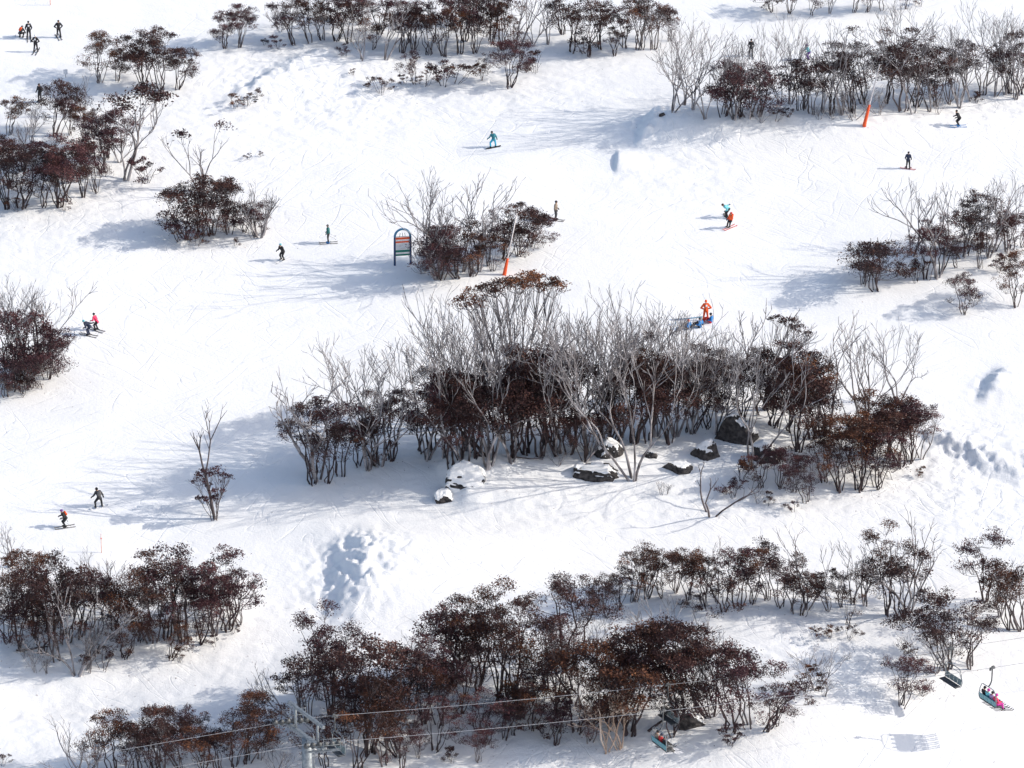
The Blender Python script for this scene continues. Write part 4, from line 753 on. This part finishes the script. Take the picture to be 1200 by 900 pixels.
        P['glove'+s_] = g.mesh('glove')
    bp = MB(); bk = -np.cross(lat, sp)*-1.0
    Mx = np.stack([np.cross(lat, sp), lat, sp], 1); bp.box(chest-np.cross(lat, sp)*0.22-sp*0.02, (0.17, 0.29, 0.42), Mx, 0.06); P['backpack'] = bp.mesh('backpack')
    bb = MB(); bb.box(chest-np.cross(lat, sp)*0.165+sp*0.03, (0.015, 0.17, 0.17), Mx); P['bib'] = bb.mesh('bib')
    return P
BODY = {}
def person(loc, heading, pn, label, jacket, trousers, helmet, boots='black', gloves='black', pack=None, scale=1.0, goggles=True, patch=None, group=None, z=None):
    if pn not in BODY: BODY[pn] = body_parts(pn)
    B = BODY[pn]; e = empty('person', loc, heading, (scale,)*3)
    obj('body', B['body'], M['skin'], e)
    for k, c in (('jacket', jacket), ('trousers', trousers), ('boots', boots), ('helmet', helmet)): obj(k, B[k], M['cloth_'+c], e)
    if goggles: obj('goggles', B['goggles'], M['lens'], e)
    obj('glove', B['gloveL'], M['cloth_'+gloves], e); obj('glove', B['gloveR'], M['cloth_'+gloves], e)
    if pack: obj('backpack', B['backpack'], M['cloth_'+pack], e)
    if patch: obj('back_patch', B['bib'], M['cloth_'+patch], e)
    tag(e, label, 'person', group); return e

def ski_mesh():
    mb = MB(); prof = [(-0.85, 0.03, 0.045), (-0.8, 0.008, 0.05), (-0.4, 0.0, 0.043), (0.0, 0.0, 0.038), (0.4, 0.0, 0.044), (0.72, 0.006, 0.056), (0.82, 0.045, 0.052), (0.9, 0.12, 0.02)]
    V = []; q = []
    for x, z, w in prof: V += [(x, -w, z), (x, w, z), (x, w, z+0.018), (x, -w, z+0.018)]
    for i in range(len(prof)-1):
        for j in range(4): q.append((i*4+j, i*4+(j+1) % 4, i*4+4+(j+1) % 4, i*4+4+j))
    n = (len(prof)-1)*4; q += [(0, 3, 2, 1), (n, n+1, n+2, n+3)]
    mb.add(V, q); mb.box((0.07, 0, 0.035), (0.10, 0.06, 0.04)); mb.box((-0.2, 0, 0.04), (0.10, 0.06, 0.05)); return mb.mesh('ski', False)
def board_mesh():
    mb = MB(); V = []; q = []; prof = [(-0.78, 0.09, 0.06), (-0.72, 0.035, 0.115), (-0.6, 0.0, 0.14), (0, 0, 0.122), (0.6, 0, 0.14), (0.72, 0.035, 0.115), (0.78, 0.09, 0.06)]
    for x, z, w in prof: V += [(x, -w, z), (x, w, z), (x, w, z+0.015), (x, -w, z+0.015)]
    for i in range(len(prof)-1):
        for j in range(4): q.append((i*4+j, i*4+(j+1) % 4, i*4+4+(j+1) % 4, i*4+4+j))
    n = (len(prof)-1)*4; q += [(0, 3, 2, 1), (n, n+1, n+2, n+3)]
    mb.add(V, q)
    for x in (-0.27, 0.27): mb.box((x, 0, 0.035), (0.11, 0.25, 0.04)); mb.box((x, -0.10, 0.12), (0.12, 0.03, 0.16))
    return mb.mesh('snowboard', False)
def pole_mesh():
    mb = MB(); mb.tube([(0, 0, 0), (0, 0, -1.1)], [0.009, 0.007], 5); mb.tube([(0, 0, 0.05), (0, 0, 0.04), (0, 0, -0.08)], [0.02, 0.018, 0.016], 6); mb.tube([(0, 0, -1.03), (0, 0, -1.02), (0, 0, -1.01)], [0.045, 0.05, 0.012], 8)
    return mb.mesh('ski_pole')
SKI = ski_mesh(); BOARD = board_mesh(); POLE = pole_mesh()
from mathutils import Matrix, Vector
def surface_matrix(x, y, heading, lift=0.0, z=None):
    n = gnormal(x, y); f = np.array([math.cos(heading), math.sin(heading), 0]); f = unit(f-n*(f@n)); l = np.cross(n, f)
    zz = float(H(x, y)) if z is None else z
    o = np.array([x, y, zz])+n*lift
    return Matrix(((f[0], l[0], n[0], o[0]), (f[1], l[1], n[1], o[1]), (f[2], l[2], n[2], o[2]), (0, 0, 0, 1)))
def put(me, name, m, mat4, label, cat, group):
    o = obj(name, me, m); o.matrix_world = mat4; tag(o, label, cat, group); return o
def skis(p, heading, half, color, who, spread=0.0, base=0.0):
    for s_ in (1, -1):
        x = p[0]-math.sin(heading)*half*s_; y = p[1]+math.cos(heading)*half*s_
        put(SKI, 'ski', M['cloth_'+color], surface_matrix(x, y, heading-spread*s_, 0.015), 'one of two %s skis under %s' % (color, who), 'ski', 'skis of '+who)
def poles(e_loc, heading, pn, who, ang=0.7, scale=1.0, color='charcoal', side='LR'):
    for s_ in side:
        h = np.array(POSES[pn]['h'+s_]); hd = unit(h-np.array(POSES[pn]['e'+s_])); h = h+hd*0.07
        w = rotz(heading)@(h*scale)+np.asarray(e_loc)
        d = rotz(heading)@np.array([-math.sin(ang), 0.25*(1 if s_ == 'L' else -1), -math.cos(ang)]); d = unit(d)
        q = Vector((0, 0, -1)).rotation_difference(Vector(d)).to_matrix().to_4x4(); q.translation = Vector(w)
        put(POLE, 'ski_pole', M['cloth_'+color], q, 'thin ski pole held by %s' % who, 'ski pole', 'poles of '+who)
R_ = math.radians
def skier(px, py, hd, pn, label, who, jacket, trousers, helmet, ski='white', gear='ski', pole=None, scale=1.0, half=0.16, **kw):
    p = ground(px, py); hd = R_(hd)
    e = person((p[0], p[1], p[2]+0.035), hd, pn, label, jacket, trousers, helmet, scale=scale, **kw)
    if gear == 'ski': skis(p, hd, half, ski, who, kw.get('spread', 0.03))
    elif gear == 'board': put(BOARD, 'snowboard', M['cloth_'+ski], surface_matrix(p[0], p[1], hd+math.pi/2, 0.012), '%s snowboard under %s' % (ski, who), 'snowboard', None)
    if pole is not None: poles((p[0], p[1], p[2]+0.035), hd, pn, who, pole, scale)
    return e

skier(34, 46, 100, 'stand', 'person in black with white back patch beside a crouching companion', 'the skier beside the crouching companion', 'black', 'black', 'charcoal', 'grey', patch='white', scale=1.06)
skier(25, 44, 60, 'crouch', 'crouching person in black and grey with orange pack beside a standing skier', 'the crouching person', 'charcoal', 'black', 'grey', 'white', gear='board', pack='orange')
skier(42, 61, 80, 'hands_hips', 'person standing with hands on hips and large white back patch', 'the skier with the large white patch', 'black', 'black', 'white', 'charcoal', patch='white')
skier(69, 44, -70, 'hands_hips', 'person all in black standing apart on skis, facing downhill', 'the lone black skier by the standing group', 'black', 'black', 'black', 'grey', scale=1.02)
skier(47, 119, -120, 'stand', 'person in black half hidden behind the grove', 'the half hidden skier', 'black', 'charcoal', 'black', 'charcoal', scale=1.03)
skier(578, 173, 112, 'board', 'snowboarder in teal jacket and bright blue trousers crossing the piste', 'the snowboarder in bright blue trousers', 'teal', 'cyan', 'black', 'charcoal', gear='board', pack='teal')
skier(651, 258, -15, 'stand', 'skier in tan jacket and dark trousers holding poles', 'the skier in the tan jacket', 'tan', 'charcoal', 'charcoal', 'grey', pole=0.75, scale=1.06)
skier(852, 255, 200, 'bend', 'snowboarder in pale aqua jacket bending forward', 'the snowboarder in pale aqua', 'aqua', 'black', 'black', 'grey', gear='board')
skier(855, 267, 225, 'lean', 'skier in orange vest and black trousers leaning into a turn', 'the skier in the orange vest', 'orange', 'black', 'red', 'red', pack='orange', half=0.14)
skier(1064, 198, 75, 'stand', 'snowboarder in navy standing beside a pink-based board', 'the navy snowboarder', 'navy', 'black', 'black', 'palepink', gear='board', scale=0.95)
skier(1123, 148, 190, 'ski', 'person in black with blue boots below the bank grove', 'the person with blue boots', 'black', 'black', 'black', 'blue', boots='blue', scale=1.02)
skier(331, 305, 230, 'ski', 'skier in black with teal helmet and white-waisted jacket', 'the skier with the teal helmet', 'black', 'black', 'aqua', 'white', patch='white', scale=1.02)
skier(385, 285, 185, 'stand', 'skier in dark green jacket with a pole held out behind', 'the skier in dark green', 'green', 'charcoal', 'grey', 'grey', boots='blue', pole=1.1)
skier(104, 393, 160, 'bend', 'skier in navy jacket reaching back to a companion in pink', 'the skier in navy', 'navy', 'navy', 'aqua', 'grey', pole=0.3, scale=0.98)
skier(113, 387, 150, 'ski', 'skier in bright pink jacket and black trousers', 'the skier in pink', 'pink', 'black', 'charcoal', 'grey', scale=0.97)
skier(116, 595, 118, 'board', 'snowboarder in charcoal jacket with grey backpack', 'the snowboarder with the grey backpack', 'charcoal', 'black', 'black', 'white', gear='board', pack='grey', scale=1.06)
skier(76, 618, 200, 'ski', 'skier in black with a small orange backpack', 'the skier with the orange backpack', 'black', 'black', 'purple', 'grey', pack='orange', pole=0.9, scale=0.98)
skier(880, 66, 90, 'stand', 'person in black on the snow behind the bank grove', 'the black figure behind the bank grove', 'black', 'black', 'black', 'charcoal')
skier(947, 70, 200, 'ski', 'skier in aqua jacket and purple trousers behind bare stems', 'the skier in purple trousers', 'aqua', 'purple', 'purple', 'white', half=0.15)
skier(827, 376, 95, 'hands_hips', 'person in orange suit standing over the seated snowboarders', 'the person in orange', 'orange', 'orange', 'orange', 'charcoal', patch='white', scale=1.08, gear=None)
for (px, py, jk, hm, tr, hd, lab) in ((803, 385, 'blue', 'orange', 'black', 150, 'seated snowboarder in blue with orange collar'), (817, 383, 'blue', 'charcoal', 'black', 140, 'seated snowboarder in blue with dark helmet'), (829, 378, 'blue', 'black', 'red', 165, 'seated snowboarder in blue with red trousers')):
    p = ground(px, py); person((p[0], p[1], p[2]), R_(hd), 'sit_snow', lab+' on the snow', jk, tr, hm, boots='black')
    f = rotz(R_(hd))@np.array([0.42, 0, 0])
    put(BOARD, 'snowboard', M['cloth_charcoal'], surface_matrix(p[0]+f[0], p[1]+f[1], R_(hd)+math.pi/2, 0.01), 'dark snowboard strapped to the '+lab, 'snowboard', None)

# ------------------------------------------------------------------ lances, stakes, arch, rail
def lance(px, py, hpx, topdx, padpx, label):
    p = ground(px, py); s = ppm(p); h = hpx/s/math.cos(PITCH); dx = topdx/s; ph = padpx/s/math.cos(PITCH)
    e = empty('snow_lance', p); d = unit(np.array([dx, 0, h])); L = math.hypot(dx, h)
    MB().tube([d*-0.4, d*L*0.5, d*L], [0.075, 0.065, 0.055], 10).build('pole', M['white_pole'], e)
    MB().tube([d*L-d*0.02, d*L+d*0.05, d*L+d*0.22, d*L+d*0.26], [0.058, 0.08, 0.075, 0.03], 10).build('nozzle_head', M['white_pole'], e)
    MB().tube([d*0.0-np.array([0, 0, .2]), d*0.05, d*ph*0.6, d*ph, d*(ph+0.03)], [0.19, 0.185, 0.15, 0.115, 0.09], 12).build('padding', M['orange_pad'], e)
    tag(e, label, 'pole', 'leaning poles with orange padding')
lance(591, 322, 68, 14, 19, 'leaning white pole with orange padded foot beside the blue arch')
lance(1013, 146, 66, 15, 23, 'leaning white pole with orange padded foot on the bank')

def stake(px, py, hpx, label, r=0.035):
    p = ground(px, py); h = hpx/ppm(p)/math.cos(PITCH); e = empty('marker_stake', p)
    MB().tube([(0, 0, -0.3), (0, 0, h*0.5), (0.01, 0, h)], [r, r*0.95, r*0.8], 6).build('shaft', M['stake'], e)
    MB().tube([(0.007, 0, h*0.72), (0.008, 0, h*0.78)], [r*1.5, r*1.5], 6).build('band', M['orange_pad'], e)
    tag(e, label, 'stake', 'thin marker stakes')
stake(119, 648, 23, 'thin orange and white stake standing on open snow above the left grove')
stake(59, 6, 22, 'thin stake at the very top of the slope above the standing skiers', 0.05)

def arch(px, py):
    p = ground(px, py); s = ppm(p); w = 19/s; h = 41/s/math.cos(PITCH); e = empty('arch_sign', p, R_(12)); r = w/2
    for sgn, m in ((-1, 'blue_pad'), (1, 'blue_pad')): MB().tube([(sgn*r, 0, -0.4), (sgn*r, 0, 0.2), (sgn*r*0.99, 0, h*0.45), (sgn*r*0.97, 0, h-r)], 0.10, 10).build('padded_post', M[m], e)
    MB().tube([(math.cos(a)*r*0.97, 0, h-r+math.sin(a)*r) for a in np.linspace(0, math.pi, 13)], 0.105, 10).build('padded_hoop', M['sky_blue_pad'], e)
    z = h-r-0.02
    for i, (m, hh) in enumerate((('orange_pad', 0.22), ('white_board', 0.10), ('orange_pad', 0.17), ('white_board', 0.62), ('green_board', 0.24), ('white_board', 0.10), ('green_board', 0.18))):
        z -= hh/2+0.012; MB().box((0, -0.03, z), (2*r-0.2, 0.05, hh), None, 0.012).build('board', M[m], e, False); z -= hh/2+0.012
    mb = MB()
    for x in (-0.35, 0, 0.35): mb.tube([(x*r, 0, h-r), (x*r*0.8, 0, h-r+0.5*r)], 0.025, 5)
    mb.tube([(-r, 0, h-r+0.02), (r, 0, h-r+0.02)], 0.03, 6); mb.build('hoop_brace', M['dark_steel'], e)
    tag(e, 'blue padded arch with orange, white and green boards', 'sign')
arch(472, 310)

def rail():
    a = ground(790, 381); b = ground(823, 378); e = empty('rope_barrier', a); mb = MB()
    L = b-a; mb.tube([np.array([0, 0, .55]), L*0.5+np.array([0, 0, .50]), L+np.array([0, 0, .55])], 0.05, 8); mb.build('rail', M['sky_blue_pad'], e)
    for t in (0.04, 0.5, 0.96):
        q = L*t; zz = float(H(a[0]+q[0], a[1]+q[1]))-a[2]; MB().tube([(q[0], q[1], zz-0.3), (q[0], q[1], q[2]+0.54)], 0.035, 7).build('post', M['sky_blue_pad'], e)
    tag(e, 'low pale blue rail beside the seated snowboarders', 'barrier')
rail()

def marker_board(px, py):
    p = ground(px, py); e = empty('marker_board', p, R_(10))
    MB().tube([(0, 0, -0.3), (0, 0, 0.7)], 0.03, 6).build('post', M['steel'], e); MB().box((0, -0.04, 0.62), (0.42, 0.04, 0.5), None, 0.01).build('board', M['white_board'], e, False)
    tag(e, 'small pale board on a post beside the clump below the standing skiers', 'sign')
marker_board(77, 91)

# ------------------------------------------------------------------ chairlift
ALPHA = R_(12); LD = np.array([math.cos(ALPHA), math.sin(ALPHA), 0]); LN = np.array([-math.sin(ALPHA), math.cos(ALPHA), 0]); GAUGE = 4.35
NEAR = np.array([35.42, -53.88, -2.15])                           # a point on the nearer rope
XT0, XT1 = -14.3, 56.0                                            # the two towers
RISE = 0.0405; SAG = 1.05
def rope_point(side, X_):
    t = (X_-NEAR[0])/LD[0]; p = NEAR+LD*t+LN*GAUGE*side; u = np.clip((p[0]-XT0)/(XT1-XT0), -1.5, 2.5)
    z = NEAR[2]+0.35+RISE*(p[0]-NEAR[0]) - (SAG*4*u*(1-u) if 0 <= u <= 1 else -0.0)
    if u < 0: z -= 0.10*(XT0-p[0])*0.5
    return np.array([p[0], p[1], z])
for side, lab in ((0, 'steel haul rope carrying the occupied chairs'), (1, 'steel haul rope carrying the empty chairs')):
    P = [rope_point(side, x) for x in np.linspace(-75, 110, 75)]
    o = MB().tube(P, 0.017, 6).build('haul_rope', M['rope'], None); tag(o, lab, 'rope', 'haul ropes of the chairlift')

def tower(X_, label):
    a = rope_point(0, X_); b = rope_point(1, X_); c = (a+b)/2; g = float(H(c[0], c[1])); zt = c[2]-0.55
    e = empty('lift_tower', (c[0], c[1], g), ALPHA); h = zt-g
    MB().tube([(0, 0, -0.6), (0, 0, h*0.5), (0, 0, h)], [0.42, 0.40, 0.37], 16).build('column', M['steel'], e)
    MB().tube([(0, 0, 0.0), (0, 0, 0.3)], [0.6, 0.6], 14).build('footing', M['rock'], e)
    w = GAUGE/2; SK = R_(20); Mz = rotz(SK); tk = math.tan(SK); LEN = GAUGE/math.cos(SK)
    MB().box((0, 0, h+0.02), (0.34, LEN+0.5, 0.34), Mz, 0.03).build('cross_arm', M['steel'], e, False)
    MB().box((0, 0, h+1.85), (0.22, LEN+0.5, 0.24), Mz, 0.02).build('lifting_beam', M['steel'], e, False)
    for y in (-w*0.70, w*0.70): MB().tube([(-y*tk, y, h+0.15), (-y*tk, y, h+1.8)], 0.085, 8).build('beam_post', M['steel'], e)
    for y in (-w, w):
        x0 = -y*tk
        MB().box((x0, y, h+0.36), (2.6, 0.07, 0.14)).build('sheave_bar', M['dark_steel'], e, False)
        for i in range(6):
            x = x0-1.15+i*0.46; zr = 0.42
            MB().tube([(x, y-0.05, h+zr), (x, y-0.03, h+zr), (x, y+0.03, h+zr), (x, y+0.05, h+zr)], [0.21, 0.17, 0.17, 0.21], 14).build('sheave_wheel', M['dark_steel'], e)
        yo = y+math.copysign(0.60, y)
        MB().box((x0, y+math.copysign(0.36, y), h+0.10), (2.4, 0.36, 0.04)).build('catwalk', M['steel'], e, False)
        rl = MB()
        rl.tube([(x0-1.2, yo, h+0.10), (x0-1.2, yo, h+1.1), (x0+1.2, yo, h+1.1), (x0+1.2, yo, h+0.10)], 0.022, 6); rl.tube([(x0-1.2, yo, h+0.6), (x0+1.2, yo, h+0.6)], 0.018, 6); rl.tube([(x0, yo, h+0.10), (x0, yo, h+1.1)], 0.018, 6)
        rl.build('guard_rail', M['steel'], e)
    ld = MB()
    for y in (-0.2, 0.2): ld.tube([(0.52, y, 0.8), (0.52, y, h+0.2)], 0.022, 6)
    for i in range(int((h-0.8)/0.35)): ld.tube([(0.52, -0.2, 0.9+i*0.35), (0.52, 0.2, 0.9+i*0.35)], 0.014, 5)
    ld.build('ladder', M['steel'], e); tag(e, label, 'lift tower', 'chairlift towers')
tower(XT0, 'grey steel chairlift tower with cross arm and lifting beam among snow gums')
tower(XT1, 'grey steel chairlift tower on open snow beyond the occupied chair')

def chair_meshes():
    D = {}
    D['grip'] = MB().box((0, 0, -0.02), (0.5, 0.14, 0.16), None, 0.04).box((0.05, 0.0, 0.09), (0.26, 0.12, 0.12), None, 0.03).box((-0.18, 0, -0.12), (0.14, 0.12, 0.16), None, 0.02).mesh('grip', False)
    D['hanger'] = MB().tube([(0, 0, -0.05), (0, 0, -0.55), (-0.02, 0, -1.05), (-0.12, 0, -1.32), (-0.26, 0, -1.45)], 0.05, 8).mesh('hanger')
    x = -0.30
    D['bail'] = MB().tube([(-0.28, -1.05, -2.78), (-0.32, -1.12, -2.45), (x, -1.02, -1.95), (x, -0.86, -1.60), (x, -0.68, -1.48), (x, 0, -1.46), (x, 0.68, -1.48), (x, 0.86, -1.60), (x, 1.02, -1.95), (-0.32, 1.12, -2.45), (-0.28, 1.05, -2.78)], 0.033, 8).mesh('bail')
    D['seat'] = MB().box((0.0, 0, -2.78), (0.50, 2.08, 0.07), None, 0.03).mesh('seat', False)
    M1 = np.array([[math.cos(0.2), 0, -math.sin(0.2)], [0, 1, 0], [math.sin(0.2), 0, math.cos(0.2)]])
    D['backrest'] = [MB().box((-0.31, y, -2.50), (0.05, 0.49, 0.46), M1, 0.02).mesh('back_panel', False) for y in (-0.78, -0.26, 0.26, 0.78)]
    D['frame'] = MB().tube([(-0.25, -1.05, -2.82), (-0.25, 1.05, -2.82)], 0.03, 6).tube([(0.24, -1.05, -2.82), (0.24, 1.05, -2.82)], 0.028, 6).tube([(-0.26, -1.05, -2.8), (0.24, -1.05, -2.82)], 0.025, 6).tube([(-0.26, 1.05, -2.8), (0.24, 1.05, -2.82)], 0.025, 6).mesh('seat_frame')
    D['bar_down'] = MB().tube([(-0.3, -1.0, -2.2), (0.1, -1.0, -2.42), (0.38, -0.98, -2.5), (0.40, 0, -2.5), (0.38, 0.98, -2.5), (0.1, 1.0, -2.42), (-0.3, 1.0, -2.2)], 0.022, 6).mesh('safety_bar')
    D['foot_down'] = MB().tube([(0.40, 0.26, -2.5), (0.5, 0.26, -3.1), (0.62, 0.26, -3.22)], 0.018, 6).tube([(0.40, -0.26, -2.5), (0.5, -0.26, -3.1), (0.62, -0.26, -3.22)], 0.018, 6).tube([(0.62, -0.9, -3.22), (0.62, 0.9, -3.22)], 0.02, 6).mesh('footrest')
    D['bar_up'] = MB().tube([(-0.3, -1.0, -2.2), (-0.22, -0.99, -1.9), (-0.12, -0.95, -1.62), (-0.10, 0, -1.60), (-0.12, 0.95, -1.62), (-0.22, 0.99, -1.9), (-0.3, 1.0, -2.2)], 0.022, 6).mesh('safety_bar')
    return D
CH = chair_meshes()
def chair_at(side, pxx, label, empty_, flip, yaw=0.0):
    lo, hi = -60.0, 80.0
    for _ in range(60):
        mid = (lo+hi)/2
        if project(rope_point(side, mid))[0] < pxx: lo = mid
        else: hi = mid
    g = rope_point(side, (lo+hi)/2); hd = ALPHA+(math.pi if flip else 0)+yaw
    e = empty('lift_chair', (g[0], g[1], g[2]-0.0), hd)
    obj('grip', CH['grip'], M['dark_steel'], e); obj('hanger', CH['hanger'], M['dark_steel'], e); obj('bail', CH['bail'], M['steel'], e)
    obj('seat', CH['seat'], M['dark_steel'], e); obj('seat_frame', CH['frame'], M['dark_steel'], e)
    for m in CH['backrest']: obj('back_panel', m, M['grey_panel' if empty_ else 'teal_panel'], e)
    obj('safety_bar', CH['bar_up' if empty_ else 'bar_down'], M['steel'], e)
    if not empty_: obj('footrest', CH['foot_down'], M['steel'], e)
    tag(e, label, 'chairlift chair', 'chairs of the lift'); return g, hd
YAW = R_(16)
chair_at(1, 1115, 'empty lift chair hanging beside the row along the drift', True, True, YAW)
chair_at(1, 783, 'empty lift chair above the dark boulder under the ropes', True, True, YAW)
chair_at(1, 392, 'empty lift chair beside the lift tower', True, True, YAW)
def riders(g, hd, lst, tagw):
    for y, jk, tr, hm, lab, sk in lst:
        loc = g+rotz(hd)@np.array([-0.02, y, -2.72]); loc = np.array(loc)
        person(loc, hd, 'chair', lab, jk, tr, hm, boots='black', group='riders on '+tagw, scale=0.98)
        for s_ in (1, -1):
            q = g+rotz(hd)@np.array([0.60, y+0.11*s_, -3.26]); c, s = math.cos(hd), math.sin(hd); tl = -0.18
            f = np.array([c*math.cos(tl), s*math.cos(tl), math.sin(tl)]); l = np.array([-s, c, 0]); n = np.cross(f, l)
            put(SKI, 'ski', M['cloth_'+sk], Matrix(((f[0], l[0], n[0], q[0]), (f[1], l[1], n[1], q[1]), (f[2], l[2], n[2], q[2]), (0, 0, 0, 1))), 'one of two %s skis under the %s' % (sk, lab), 'ski', 'skis on '+tagw)
g, hd = chair_at(0, 1163, 'teal-backed lift chair carrying four riders', False, False, YAW)
riders(g, hd, [(0.76, 'black', 'black', 'black', 'rider in black beside the aqua jacket', 'charcoal'), (0.26, 'aqua', 'black', 'magenta', 'rider in aqua jacket with magenta helmet', 'grey'), (-0.26, 'lilac', 'purple', 'black', 'rider in lilac jacket with black helmet', 'charcoal'), (-0.76, 'pink', 'magenta', 'magenta', 'rider in pink with magenta helmet', 'grey')], 'the chair with four riders')
g, hd = chair_at(0, 777, 'teal-backed lift chair carrying three riders', False, False, YAW)
riders(g, hd, [(0.62, 'tan', 'red', 'black', 'rider in tan jacket and red trousers', 'charcoal'), (0.05, 'red', 'charcoal', 'navy', 'rider in red jacket and navy helmet', 'white'), (-0.5, 'black', 'grey', 'black', 'rider in black jacket and grey trousers', 'white')], 'the chair with three riders')
